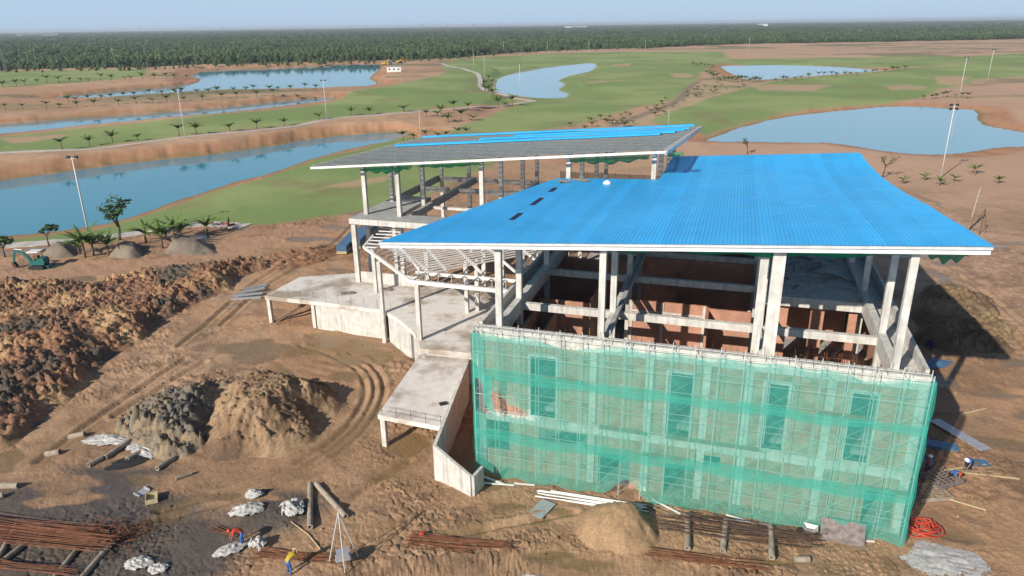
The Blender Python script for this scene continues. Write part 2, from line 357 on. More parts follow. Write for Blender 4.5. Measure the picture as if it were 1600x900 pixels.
def sheet_tone(m, amt):                          # each roof sheet weathers a little differently
    nt = m.node_tree; b = nt.nodes['Principled BSDF']; src = b.inputs['Base Color'].links[0].from_socket
    oi = nt.nodes.new('ShaderNodeObjectInfo'); r = nt.nodes.new('ShaderNodeMapRange'); r.inputs[3].default_value = 1 - amt; r.inputs[4].default_value = 1 + amt; nt.links.new(oi.outputs['Random'], r.inputs[0])
    mx = nt.nodes.new('ShaderNodeMix'); mx.data_type = 'RGBA'; mx.blend_type = 'MULTIPLY'; mx.inputs[0].default_value = 1; nt.links.new(src, mx.inputs[6]); nt.links.new(r.outputs[0], mx.inputs[7])
    geo = nt.nodes.new('ShaderNodeNewGeometry'); n = nt.nodes.new('ShaderNodeTexNoise'); n.inputs['Scale'].default_value = 0.9; n.inputs['Detail'].default_value = 7; n.inputs['Roughness'].default_value = 0.7; nt.links.new(geo.outputs['Position'], n.inputs['Vector'])
    q = nt.nodes.new('ShaderNodeMapRange'); q.inputs[1].default_value = 0.52; q.inputs[2].default_value = 0.75; q.inputs[3].default_value = 0; q.inputs[4].default_value = 0.22; nt.links.new(n.outputs['Fac'], q.inputs[0])
    m2 = nt.nodes.new('ShaderNodeMix'); m2.data_type = 'RGBA'; m2.inputs[7].default_value = (0.32, 0.42, 0.5, 1); nt.links.new(q.outputs[0], m2.inputs[0]); nt.links.new(mx.outputs[2], m2.inputs[6]); nt.links.new(m2.outputs[2], b.inputs['Base Color'])
    rq = nt.nodes.new('ShaderNodeMapRange'); rq.inputs[1].default_value = 0.3; rq.inputs[2].default_value = 0.7; rq.inputs[3].default_value = 0.3; rq.inputs[4].default_value = 0.55; nt.links.new(n.outputs['Fac'], rq.inputs[0]); nt.links.new(rq.outputs[0], b.inputs['Roughness'])
sheet_tone(M['blue'], 0.07)

# ================================================================== THE SETTING: terrain, lakes, paths
NZ = 1.5                                        # the course beyond the near lake lies higher
def PG(pts, z=0.0): return [G2(x, y, z) for x, y in pts]
LZ = [-1.5, -0.3, -0.3, -1.0, -1.0, -1.2, -0.3]
def closed(P): return [tuple(p) for p in smooth_line(list(P) + [P[0]], 3)[:-1]]
LAKES = [closed(PG(p, z)) for z, p in zip(LZ, (
    [(-260,330),(-150,304),(0,283),(80,272),(150,262),(250,250),(330,242),(420,229),(480,219),(540,212),(600,208),(634,209),(634,212),(600,221),(560,229),(500,244),(470,254),(430,268),(380,281),(330,296),(290,309),(240,326),(200,340),(150,352),(80,362),(0,369),(-150,384),(-260,392)],
    [(-260,214),(-100,203),(0,194),(80,188),(180,181),(300,172),(380,165),(450,157),(516,152),(516,156),(450,164),(400,170),(330,178),(250,185),(150,194),(60,203),(0,209),(-120,221),(-260,233)],
    [(300,119),(330,110),(420,107),(500,103),(560,100),(592,100),(590,110),(577,122),(588,130),(560,135),(500,137),(440,138),(360,140),(280,144),(200,150),(110,153),(88,151),(150,145),(230,138),(300,132),(314,124)],
    [(778,124),(800,116),(850,106),(900,101),(926,99),(930,105),(918,112),(890,118),(872,126),(881,132),(871,140),(886,147),(880,152),(850,153),(820,151),(800,147),(775,142)],
    [(1126,104),(1160,102),(1250,102),(1340,107),(1378,110),(1340,113),(1290,117),(1230,122),(1180,125),(1155,120),(1135,111)],
    [(1105,220),(1140,206),(1170,197),(1210,187),(1270,178),(1340,171),(1390,167),(1440,167),(1480,170),(1522,173),(1528,190),(1545,198),(1600,208),(1700,226),(1800,250),(1700,243),(1600,229),(1540,233),(1490,240),(1430,241),(1370,234),(1300,224),(1200,222)],
    [(270,110),(330,106),(420,104),(500,101),(560,99),(420,105),(330,108)],
))]
NORTH = PG([(-400,330),(-200,300),(0,272),(100,260),(250,244),(420,222),(540,204),(640,200),(740,186),(800,150),(780,110),(720,92),(400,92),(0,95),(-400,100)], 0)
GRASS = [PG(p, z) for p, z in (
    ([(-300,246),(-100,226),(0,212),(100,203),(250,190),(400,174),(520,158),(530,150),(560,140),(600,135),(640,127),(690,118),(700,110),(745,114),(752,126),(752,138),(780,149),(825,152),(740,163),(620,175),(520,185),(420,200),(290,213),(120,233),(0,238),(-300,268)], NZ),
    ([(690,112),(700,98),(735,92),(900,84),(1000,82),(1100,84),(1135,95),(1110,102),(1098,112),(1088,125),(1072,140),(1055,155),(1000,166),(960,178),(900,195),(850,206),(800,214),(720,222),(690,212),(740,190),(800,166),(835,153),(790,148),(760,138)], 0),
    ([(-200,400),(-100,390),(0,377),(100,372),(180,364),(280,351),(330,350),(420,352),(480,344),(560,328),(640,318),(700,290),(780,250),(760,225),(700,216),(650,209),(628,206),(560,226),(490,240),(420,266),(330,290),(240,320),(150,346),(0,364),(-200,380)], 0),
    ([(1010,186),(1060,162),(1130,146),(1180,130),(1260,122),(1380,110),(1500,100),(1640,92),(1640,116),(1540,124),(1470,138),(1445,150),(1390,160),(1300,166),(1220,176),(1165,190),(1105,206),(1050,200)], 0),
    ([(720,92),(900,82),(1130,80),(1140,97),(1000,84)], 0),
    ([(1120,92),(1300,90),(1500,88),(1640,82),(1640,92),(1400,106),(1130,99)], 0),
    ([(-300,128),(0,113),(120,110),(232,108),(228,120),(100,131),(0,137),(-300,150)], NZ),
)]
BUNKERS = [PG(p, 0) for p in ([(1170,134),(1210,131),(1300,133),(1270,141),(1190,141)],[(1378,135),(1415,132),(1450,134),(1440,140),(1390,141)],[(1460,122),(1490,118),(1520,121),(1500,131),(1465,131)],
    [(1045,115),(1075,114),(1085,119),(1055,121)],[(955,100),(985,98),(985,103),(960,104)],[(500,292),(560,279),(610,274),(600,283),(550,292)],[(985,124),(960,126),(905,132),(925,126)],[(470,300),(520,290),(500,296)],[(0,222),(60,219),(110,215),(90,223),(20,229)])]
PLANTED = [PG(p, 0) for p in ([(880,213),(900,203),(1000,180),(1060,158),(1080,140),(1110,118),(1150,124),(1210,125),(1180,134),(1130,146),(1070,166),(1010,190),(950,207),(930,216)],)]
DARKMUD = [PG(p, 0) for p in ([(-80,800),(0,768),(90,730),(140,712),(185,712),(235,706),(275,728),(250,750),(330,790),(400,770),(470,775),(520,800),(440,850),(340,905),(250,960),(-80,960)],)]
TYRE = [PG(p, 0) for p in (
    [(250,800),(330,778),(420,745),(480,715),(530,680),(560,645),(572,610),(560,580),(520,556),(470,540)],
    [(240,815),(340,790),(440,756),(510,720),(560,680),(590,640),(600,605),(585,575),(545,552)],
    [(255,810),(335,784),(430,750),(495,718),(545,682),(575,643),(586,608),(572,577),(532,554)],
    [(290,560),(230,600),(130,668),(60,720)],[(320,565),(260,600),(180,650)],[(540,790),(600,745),(640,720)],[(700,840),(800,820),(900,800)],
    [(560,340),(520,380),(470,400),(400,440),(330,500),(280,540)],[(575,345),(535,385),(485,406),(415,448),(345,508)],
    [(1480,440),(1560,500),(1620,560)],[(1500,430),(1580,490),(1640,545)],[(1420,300),(1500,330),(1620,350)])]
TRACK_PX = [([(958,196),(985,186),(1030,170),(1065,152),(1076,138),(1090,128)], 2.2), ([(0,431),(150,420),(300,398),(430,372),(560,345)], 3.0)]
PATHS = [  # pale concrete cart paths: pixels, height, half width
    ([(-260,266),(-100,251),(0,241),(120,236),(200,227),(290,216),(420,203),(520,187),(620,178),(740,166),(800,157),(836,153)], NZ, 1.3),
    ([(836,153),(805,149),(775,142),(752,132),(750,122),(744,115),(722,107),(702,103),(690,99)], NZ, 1.4),
    ([(-200,400),(-80,388),(0,379),(80,375),(180,366),(290,352),(345,350),(385,353)], 0, 1.6),
]
def terrain(X, Y, want_col=True):
    X = np.asarray(X, float); Y = np.asarray(Y, float)
    dist = np.hypot(X, Y)
    n40 = fbm(X, Y, 45, 3, 3); n8 = fbm(X, Y, 7, 4, 11); n2 = fbm(X, Y, 1.6, 4, 23)
    sdN, _ = poly_sd(NORTH, X, Y, 40); north = 1 - sstep(-7, 1, sdN)
    far = sstep(150, 260, dist)
    z = NZ * north + (n40 - 0.5) * (0.5 + 1.3 * far) * sstep(70, 130, dist) + (n8 - 0.5) * 0.25
    grass = np.zeros_like(X)
    for g in GRASS:
        sd, _ = poly_sd(g, X, Y, 10); w = 0.6 + dist * 0.006
        grass = np.maximum(grass, 1 - sstep(-w, w, sd + (n8 - 0.5) * (1.5 + dist * 0.012)))
    # lakes are cut into the ground
    sdL = np.full(X.shape, 1e3); WZ = np.full(X.shape, -1.5); wid = np.full(X.shape, 10.0)
    for l, lz in zip(LAKES, LZ):
        sd, ny = poly_sd(l, X, Y, 45); sd = sd + (n8 - 0.5) * 1.6 + (n2 - .5) * 0.5; u = sd < sdL
        wid = np.where(u, 24 - 17.5 * sstep(-0.3, 0.5, ny), wid); sdL = np.where(u, sd, sdL); WZ = np.where(u, lz, WZ)
    wid = np.where(X > 40, 14 + 0 * wid, wid)
    bank = sstep(0, 1, np.clip(sdL / wid, 0, 1) ** 0.8)
    zw = np.where(sdL < 0, WZ - np.minimum(1.5, 0.25 * -sdL), WZ + (z - WZ) * bank)
    near = 1 - sstep(120, 190, dist)
    rough = near * (1 - grass) * (1 - sstep(0.6, 1.0, 1 - bank))
    # churned mud: lumps, tyre ruts, puddles
    wx = X + 0.8 * n2; cl, chid = chunks(wx, Y, 0.6, 31); cl2, _ = chunks(X, Y, 0.33, 37)
    churn = sstep(0.42, 0.62, fbm(X, Y, 9, 3, 41))
    zz = rough * ((n2 - 0.5) * 0.22 + (0.35 + churn) * (cl * 0.22 * sstep(.4, .7, n8) + cl2 * 0.26 * sstep(.3, .6, fbm(X, Y, 3, 2, 47))))
    rut = np.zeros_like(X); tr = np.zeros_like(X)
    for t in TYRE:
        d = line_d(smooth_line(t, 5), X, Y, 6)
        rut += -0.20 * np.exp(-((d - 0.0) / 0.28)**2) + 0.11 * np.exp(-((d - 0.55) / 0.25)**2); tr = np.maximum(tr, np.exp(-(d / 0.9)**2))
    zz = zz * (1 - 0.6 * tr) + rut * near
    zz = zz + rough * 0.05 * np.sin((X * 0.9 + Y * 2.2) * 1.9 + 6 * n8) * sstep(0.5, 0.7, fbm(X, Y, 14, 2, 77))
    # reddish bank slopes are gullied
    gul = (1 - bank) * (1 - grass) * sstep(0.0, 0.25, bank) * (sdL > 0)
    zz = zz + gul * (fbm(X * 1.0 + 0.25 * Y, Y * 0.12, 2.6, 3, 5, 0.6) - 0.5) * 1.5 * sstep(60, 120, dist)
    zt = zw + zz
    if not want_col: return zt
    # ---- colours of the ground itself
    def C(*c): return np.array(c)[None, :]
    def mixc(a, b, t): return a * (1 - t[:, None]) + b * t[:, None]
    sh = X.shape; f = lambda q: q.ravel()
    dirt = mixc(np.repeat(C(0.40, 0.235, 0.135), X.size, 0), C(0.47, 0.30, 0.185), f(sstep(0.35, 0.7, n40)))
    dirt = mixc(dirt, C(0.34, 0.19, 0.11), f(sstep(0.5, 0.75, n8)) * 0.7)
    dirt = mixc(dirt, C(0.34, 0.225, 0.145), f(sstep(0.45, 0.7, fbm(X, Y, 3.2, 4, 51))) * 0.7)
    fg = f(sstep(72, 52, dist)) * 0.55                                   # browner, wetter soil by the foreground stores
    dirt = mixc(dirt, C(0.32, 0.205, 0.12), fg)
    rside = f(sstep(25, 60, X) * sstep(60, 110, dist))
    dirt = mixc(dirt, C(0.44, 0.285, 0.195), rside * 0.7)
    dirt = mixc(dirt, C(0.15, 0.095, 0.06), f(churn * (1 - sstep(0.1, 0.9, chid))) * 0.5 * f(near))
    dirt = mixc(dirt, C(0.36, 0.24, 0.14), f(tr) * 0.35)
    mot = f(sstep(0.52, 0.68, fbm(X + 0.5 * n8, Y * 1.3, 2.4, 5, 57, 0.65))) * f(near); dirt = dirt * (1 - 0.27 * mot)[:, None]
    damp = f(sstep(0.5, 0.68, fbm(X, Y, 17, 4, 59))) * f(near); dirt = mixc(dirt, C(0.23, 0.14, 0.082), damp * 0.55)
    col = dirt
    gr = mixc(np.repeat(C(0.18, 0.245, 0.08), X.size, 0), C(0.25, 0.295, 0.11), f(sstep(0.35, 0.7, fbm(X, Y, 30, 4, 61))))
    gr = mixc(gr, C(0.20, 0.18, 0.085), f(sstep(0.58, 0.75, fbm(X, Y, 18, 4, 71))) * 0.55)
    gr = mixc(gr, C(0.10, 0.18, 0.05), f(sstep(150, 60, dist)) * 0.4)
    col = mixc(col, gr, f(grass))
    edge = f(np.exp(-((sdL - 0.8) / 0.9)**2)) * f(grass); col = mixc(col, C(0.36, 0.31, 0.22), edge * 0.8)
    for b in BUNKERS:
        sd, _ = poly_sd(b, X, Y, 10); col = mixc(col, C(0.40, 0.27, 0.17), f(1 - sstep(-1.0, 1.0, sd + (n8 - .5) * 3)) * 0.9)
    for b in PLANTED:
        sd, _ = poly_sd(b, X, Y, 10); col = mixc(col, C(0.40, 0.29, 0.175), f(1 - sstep(-1.5, 1.5, sd + (n8 - .5) * 4)))
    for t, w in TRACK_PX:
        d = line_d(smooth_line(PG(t), 4), X, Y, 10); col = mixc(col, C(0.20, 0.155, 0.12) if w < 2.5 else C(0.37, 0.22, 0.14), f(np.exp(-(d / w)**4)) * 0.85)
    bk = f((1 - sstep(0.75, 1.0, bank)) * (1 - grass) * (sdL > 0)); col = mixc(col, C(0.40, 0.20, 0.105), bk * 0.8); col = mixc(col, C(0.24, 0.115, 0.06), bk * f(sstep(0.45, 0.7, fbm(X * 1.0 + 0.25 * Y, Y * 0.12, 2.6, 3, 5, 0.6))) * 0.4)
    col = mixc(col, C(0.20, 0.15, 0.07), f(np.exp(-((sdL - 0.6) / 1.2)**2) * (1 - grass)) * 0.8)
    scrub = f(sstep(0.5, 0.62, fbm(X * 0.5, Y * 1.2, 38, 5, 97)) * sstep(330, 420, dist) * (1 - grass) * (sdL > 8)); col = mixc(col, C(0.14, 0.15, 0.07), scrub * 0.75)
    wet = np.zeros(X.size)
    for d_ in DARKMUD:
        sd, _ = poly_sd(d_, X, Y, 10); k = f(1 - sstep(-1.6, 1.0, sd + (fbm(X, Y, 5, 4, 81) - .5) * 7))
        k2 = k * (1 - f(sstep(0.56, 0.64, fbm(X * 0.7 + Y * 0.3, Y * 1.6, 5, 4, 83)))) ; col = mixc(col, C(0.08, 0.072, 0.066), k2 * 0.9)
        wet = np.maximum(wet, k2 * (0.25 + 0.5 * f(sstep(0.5, 0.6, fbm(X, Y * 1.5, 3, 3, 87)))))
    pud = sstep(0.60, 0.66, fbm(X * 0.8 + 0.3 * Y, Y * 1.3, 6.5, 3, 91)) * near * (1 - grass) * (1 - churn) * (sdL > 6)
    pud = np.maximum(pud, tr * sstep(0.5, 0.6, fbm(X, Y, 4, 2, 93)) * 0.9)
    for px, py, rx, ry in ((345, 775, 40, 8), (765, 755, 35, 16), (630, 695, 40, 22), (800, 790, 30, 6), (870, 800, 26, 8), (850, 868, 40, 8), (910, 880, 40, 6), (410, 560, 40, 9), (560, 372, 40, 6), (480, 372, 40, 4), (1500, 450, 14, 28), (1470, 430, 12, 10), (1470, 595, 28, 12), (1010, 790, 40, 8), (600, 560, 20, 8), (1180, 880, 60, 8)):
        c = G(px, py); sx = abs(G(px + rx, py)[0] - c[0]); sy = abs(G(px, py + ry)[1] - c[1])
        e = np.hypot((X - c[0]) / sx, (Y - c[1]) / sy) + (n2 - .5) * 0.9 + (n8 - .5) * 0.8
        pud = np.maximum(pud, 1 - sstep(0.75, 1.05, e))
    col = mixc(col, C(0.185, 0.12, 0.055), f(pud) * 0.75); wet = np.maximum(wet, f(pud) * 0.85)
    zt = zt - (pud * 0.05 + pud * 0.8 * np.clip(zz, -0.05, 0.3)) * near
    fd = f(sstep(550, 900, dist)) ; col = mixc(col, C(0.045, 0.065, 0.025), fd * f(sstep(0, 60, FOREST_SD(X, Y))))
    return zt, col, wet
FEDGE = [(-420,120),(-200,116),(0,112),(100,110),(230,107),(300,103),(400,101),(500,98),(590,97),(700,92),(760,86),(850,80),(950,77),(1050,74),(1130,70),(1300,67),(1450,64),(1600,61),(1800,58),(2050,54)]
_fe = np.array([G(x, y, 0)[:2] for x, y in FEDGE]); _fth = np.arctan2(_fe[:,0], _fe[:,1]); _fr = np.hypot(_fe[:,0], _fe[:,1])
def FOREST_SD(X, Y):                         # metres beyond the edge of the wood
    return np.hypot(X, Y) - np.interp(np.arctan2(X, Y), _fth, _fr)
def ground_z(x, y): return float(terrain(np.array([x]), np.array([y]), False)[0])

th = np.concatenate([np.linspace(-62, -40, 60), np.linspace(-39.9, 39.9, 900), np.linspace(40, 62, 60)]) * math.pi / 180
dep = np.concatenate([np.linspace(62, 40, 90), np.linspace(39.96, 4.0, 520), np.linspace(3.96, 0.75, 110), np.geomspace(0.74, 0.05, 26)]) * math.pi / 180
rad = CAMH / np.tan(dep)
TX = rad[:, None] * np.sin(th)[None, :]; TY = rad[:, None] * np.cos(th)[None, :]
tz, tcol, twet = terrain(TX.ravel(), TY.ravel())
groundmat = attr_mat('site_ground', 0.92, 0.28, 4.5, 0.65, 5.0, wet='wet')
g = link('ground', np_mesh('ground', np.stack([TX.ravel(), TY.ravel(), tz], 1), grid_faces(len(rad), len(th))[:, ::-1], groundmat, True, dict(col=tcol, wet=twet)))
g['kind'] = 'structure'

def water_mat(name, col):
    m = bpy.data.materials.new(name); m.use_nodes = True; nt = m.node_tree; b = nt.nodes['Principled BSDF']
    b.inputs['Base Color'].default_value = (*col, 1); b.inputs['Roughness'].default_value = 0.06; b.inputs['IOR'].default_value = 1.33
    geo = nt.nodes.new('ShaderNodeNewGeometry'); n = nt.nodes.new('ShaderNodeTexNoise'); n.inputs['Scale'].default_value = 0.6; n.inputs['Detail'].default_value = 3
    nt.links.new(geo.outputs['Position'], n.inputs['Vector'])
    bp = nt.nodes.new('ShaderNodeBump'); bp.inputs['Strength'].default_value = 0.05; bp.inputs['Distance'].default_value = 0.1
    nt.links.new(n.outputs['Fac'], bp.inputs['Height']); nt.links.new(bp.outputs[0], b.inputs['Normal']); return m
wmat = [water_mat('lake_water_blue', (0.045, 0.24, 0.33)), water_mat('lake_water_pale', (0.16, 0.34, 0.42))]
for i, l in enumerate(LAKES):
    P = np.array(l); c = P.mean(0)
    Q = c + (P - c) * 1.0
    # push the sheet a little under the banks
    nrm = []
    for k in range(len(P)):
        e = P[(k+1) % len(P)] - P[k-1]; nn = np.array([e[1], -e[0]]); nn /= np.linalg.norm(nn) + 1e-9; nrm.append(nn)
    area = 0.5 * sum(P[k][0]*P[(k+1)%len(P)][1] - P[(k+1)%len(P)][0]*P[k][1] for k in range(len(P)))
    Q = P + np.array(nrm) * (1.5 if area > 0 else -1.5)
    mb = MB(); pts = [(x, y, LZ[i]) for x, y in (Q if area > 0 else Q[::-1])]; mb.add(pts, [tuple(range(len(pts)))])
    o = mb.build('lake', wmat[0] if i in (0, 1, 2, 6) else wmat[1]); o['kind'] = 'structure'

def ribbon(name, pts, z, hw, m, lift=0.06, label=None):
    P = np.array(smooth_line([G2(x, y, z) for x, y in pts], 8)); t = np.gradient(P, axis=0); t /= np.linalg.norm(t, axis=1)[:, None]
    n = np.stack([-t[:,1], t[:,0]], 1); offs = np.linspace(-hw, hw, 5)
    rows = []
    for q in offs:
        S = P + n * q; rows.append(S)
    A = np.array(rows); zz = np.max([terrain(A[k][:,0], A[k][:,1], False) for k in range(5)], axis=0)
    V = np.zeros((5, len(P), 3)); V[..., :2] = A; V[..., 2] = zz[None, :] + lift
    Vb = V.copy(); Vb[..., 2] -= 0.35
    mb = MB(); mb.grid(V[::-1]); mb.grid(np.stack([V[0], Vb[0]])[::-1]); mb.grid(np.stack([V[-1], Vb[-1]]))
    o = mb.build(name, m); o['kind'] = 'structure'; return o
for pts, z, hw in PATHS: ribbon('path', pts, z, hw, M['path'])

# ---- the wood on the plain: one mass
def leaf_clump(seed, n, h, w, leafs=0.5, trunk=True):
    r = np.random.default_rng(seed); mb = MB()
    for k in range(n):
        t = r.random(); zc = h * (0.22 + 0.76 * t); rad_ = w * math.sqrt(max(0.05, 1 - ((t - 0.38) / 0.66)**2)) * (0.6 + 0.5 * r.random())
        a = r.random() * 6.283; c = Vector((math.cos(a) * rad_, math.sin(a) * rad_, zc))
        nrm = Vector((math.cos(a) * 0.8, math.sin(a) * 0.8, 0.35 + r.random() * 0.9)).normalized(); q = nrm.to_track_quat('Z', 'Y')
        s = leafs * (0.6 + 0.8 * r.random())
        vs = [c + q @ Vector((math.cos(b) * s * (0.7 + 0.6 * r.random()), math.sin(b) * s * (0.7 + 0.6 * r.random()), -0.25 * s * (j % 2))) for j, b in enumerate(np.linspace(0, 6.283, 6)[:-1])]
        vs.append(c + q @ Vector((0, 0, 0.2 * s))); mb.add(vs, [(j, (j + 1) % 5, 5) for j in range(5)])
    if trunk: mb.tube([(0, 0, 0), (0.05, 0, h * 0.55)], [0.22, 0.12], 5, 1)
    return mb
fmats = []
for k, c in enumerate(((0.050, 0.092, 0.03), (0.068, 0.112, 0.038), (0.04, 0.08, 0.027), (0.08, 0.122, 0.046))):
    fmats.append(mat('forest_leaf_%d' % k, c, 0.7, noise=0.45, nscale=0.02))
fcol = bpy.data.collections.new('forest_tree_kinds')
for k in range(4):
    me = leaf_clump(50 + k, 210, 8.0 + k * 1.3, 2.4 + 0.3 * (k % 2), 0.6).mesh('forest_tree', [fmats[k], M['bark']])
    fcol.objects.link(bpy.data.objects.new('forest_tree', me))
pts = []; scl = []
def scatter(r0, r1, s, sxy, sz, keep=1.0, dmin=0.0):
    n = int(1.75 * 0.5 * (r1*r1 - r0*r0) / (s*s)); a = rng.uniform(-0.87, 0.87, n); r = np.sqrt(rng.uniform(r0*r0, r1*r1, n))
    x = r * np.sin(a); y = r * np.cos(a); d = FOREST_SD(x, y)
    dens = fbm(x, y, 220, 3, 101)
    rows = 0.5 + 0.5 * np.sin((x * 0.25 + y * 0.97) / 30.0 + 3 * vnoise(x, y, 300, 5))
    m = (d > dmin) & (rng.random(n) < keep * np.clip(0.45 + 1.1 * dens * (0.55 + 0.45 * rows), 0, 1)); x, y, r = x[m], y[m], r[m]
    hs = (0.6 + 0.5 * rng.random(len(x))) * (0.75 + 0.5 * vnoise(x, y, 160, 9))
    pts.append(np.stack([x, y, np.full(len(x), -0.3)], 1)); scl.append(np.stack([sxy * hs, sxy * hs * 1.0, sz * hs], 1))
scatter(420, 1000, 4.0, 0.95, 0.7); scatter(1000, 2000, 8.0, 1.7, 0.72); scatter(2000, 4500, 22, 3.4, 0.85); scatter(4500, 12000, 70, 9, 1.0)
# loose shrubs along the foot of the wood
n = 500; a = rng.uniform(-0.75, 0.2, n); rr_ = np.interp(a, _fth, _fr) - rng.random(n)**2 * 70; pts.append(np.stack([rr_*np.sin(a), rr_*np.cos(a), np.full(n, NZ - 1.0)], 1)); s_ = 0.25 + 0.3 * rng.random((n, 1)); scl.append(np.repeat(s_, 3, 1))
pts = np.concatenate(pts); scl = np.concatenate(scl)
fm = bpy.data.meshes.new('forest'); fm.vertices.add(len(pts)); fm.vertices.foreach_set('co', pts.astype(np.float32).ravel())
at = fm.attributes.new('tree_scale', 'FLOAT_VECTOR', 'POINT'); at.data.foreach_set('vector', scl.astype(np.float32).ravel())
at = fm.attributes.new('tree_turn', 'FLOAT', 'POINT'); at.data.foreach_set('value', (rng.random(len(pts)) * 6.28).astype(np.float32))
forest = link('forest', fm); forest['kind'] = 'stuff'; tag(forest, 'dense dark green plantation forest stretching to the horizon', 'forest')
ng = bpy.data.node_groups.new('forest_scatter', 'GeometryNodeTree')
ng.interface.new_socket('Geometry', in_out='INPUT', socket_type='NodeSocketGeometry'); ng.interface.new_socket('Geometry', in_out='OUTPUT', socket_type='NodeSocketGeometry')
gi = ng.nodes.new('NodeGroupInput'); go = ng.nodes.new('NodeGroupOutput'); m2p = ng.nodes.new('GeometryNodeMeshToPoints')
ci = ng.nodes.new('GeometryNodeCollectionInfo'); ci.inputs['Collection'].default_value = fcol; ci.inputs['Separate Children'].default_value = True; ci.inputs['Reset Children'].default_value = True
iop = ng.nodes.new('GeometryNodeInstanceOnPoints'); iop.inputs['Pick Instance'].default_value = True
na = ng.nodes.new('GeometryNodeInputNamedAttribute'); na.data_type = 'FLOAT_VECTOR'; na.inputs['Name'].default_value = 'tree_scale'
nb = ng.nodes.new('GeometryNodeInputNamedAttribute'); nb.data_type = 'FLOAT'; nb.inputs['Name'].default_value = 'tree_turn'
cx = ng.nodes.new('ShaderNodeCombineXYZ'); L_ = ng.links
L_.new(gi.outputs[0], m2p.inputs[0]); L_.new(m2p.outputs[0], iop.inputs['Points']); L_.new(ci.outputs[0], iop.inputs['Instance'])
L_.new(na.outputs[0], iop.inputs['Scale']); L_.new(nb.outputs[0], cx.inputs[2]); L_.new(cx.outputs[0], iop.inputs['Rotation']); L_.new(iop.outputs[0], go.inputs[0])
md = forest.modifiers.new('scatter', 'NODES'); md.node_group = ng

# ================================================================== THE CLUBHOUSE UNDER CONSTRUCTION (local axes: a along the front, b into the depth)
BL = empty('clubhouse', tuple(ORG), YAW, 'two storey concrete and brick building shell under a sweeping blue metal roof', 'building')
def lbox(name, m, x0, x1, y0, y1, z0, z1, parent): return MB().box(x0, x1, y0, y1, z0, z1).build(name, m, parent)
L1, L2 = 4.9, 11.5
def zroof(a, b):                                   # top of the blue roof
    zl = 17.4 - 0.4 * b / 27.0
    zr = np.interp(b, [0, 5, 13, 22, 31, 37, 42.5], [20.0, 19.7, 19.15, 18.4, 17.95, 17.95, 18.3])
    al = -7.3 + 6.3 * b / 26.5 if b < 26.5 else -1.0
    ar = 31.05 - 1.2 * b / 42.0
    t = (a - al) / (ar - al)
    return zl + (zr - zl) * t
# --- front wall: brick panels with openings, concrete posts, bands and window surrounds
OPEN = [(4.0,5.85,4.95,9.7),(13.75,15.35,4.95,9.75),(20.0,21.4,4.95,9.8),(25.2,26.6,4.95,9.85),          # tall upper windows
        (0.5,2.3,1.5,4.0),(4.6,8.2,2.9,3.9),(9.1,11.4,0.0,2.7),(13.9,15.9,0.0,2.6),(15.9,17.6,2.9,3.7),(26.9,28.7,0.0,3.0)]
def wall_panel(name, m, a0, a1, z0, z1, b0, b1, opens, parent):
    xs = sorted({a0, a1, *[v for o in opens for v in o[:2] if a0 < v < a1]}); zs = sorted({z0, z1, *[v for o in opens for v in o[2:] if z0 < v < z1]})
    mb = MB()
    for x0, x1 in zip(xs[:-1], xs[1:]):
        for q0, q1 in zip(zs[:-1], zs[1:]):
            cx_, cz_ = (x0+x1)/2, (q0+q1)/2
            if not any(o[0] < cx_ < o[1] and o[2] < cz_ < o[3] for o in opens): mb.box(x0, x1, b0, b1, q0, q1)
    return mb.build(name, m, parent)
POSTS = [0.0, 8.3, 12.2, 16.0, 18.7, 23.7, 28.8]
for i in range(len(POSTS) - 1):
    a0, a1 = POSTS[i] + 0.5, POSTS[i+1]
    wall_panel('brick_wall', M['brick'], a0, a1, -0.6, 4.1, 0.12, 0.34, OPEN, BL)
    wall_panel('brick_wall', M['brick'], a0, a1, 4.8, 10.6, 0.12, 0.34, OPEN, BL)
for p in POSTS: lbox('concrete_post', M['conc'], p, p + 0.5, 0.02, 0.5, -0.6, 10.6, BL)
lbox('floor_band', M['conc'], 0.0, 29.3, 0.0, 0.6, 4.1, 4.8, BL); lbox('roof_beam', M['conc'], 0.0, 29.3, -0.03, 0.55, 10.6, 11.35, BL)
for (x0, x1, q0, q1) in OPEN[:4]:
    mb = MB(); w = 0.18
    mb.box(x0-w, x0, 0.04, 0.36, q0, q1); mb.box(x1, x1+w, 0.04, 0.36, q0, q1); mb.box(x0-w, x1+w, 0.04, 0.36, q1, q1+0.25); mb.box(x0-w, x1+w, 0.04, 0.40, q0-0.15, q0)
    mb.build('window_surround', M['conc'], BL)
# coping blocks along the top of the front wall
x = -0.05; k = 0
cop = {}
while x < 29.2:
    w = min(1.42, 29.35 - x); wv = round(w, 2)
    if wv not in cop: cop[wv] = MB().box(0, wv - 0.05, -0.12, 0.62, 0, 0.22).mesh('coping_block', M['conc'])
    link('coping_block', cop[wv], BL, (x, 0, 11.353 + 0.012 * math.sin(k * 2.1))); x += 1.42; k += 1
# starter bars sticking out of the coping
mb = MB()
for k in range(70):
    x = 0.2 + k * 0.415; mb.tube([(x, 0.1 + 0.25 * (k % 2), 11.5), (x + random.uniform(-.1, .1), 0.1 + 0.25 * (k % 2) + random.uniform(-.1, .1), 11.5 + random.uniform(0.35, 0.75))], 0.012, 4)
mb.build('starter_bars', M['rustd'], BL)['kind'] = 'stuff'
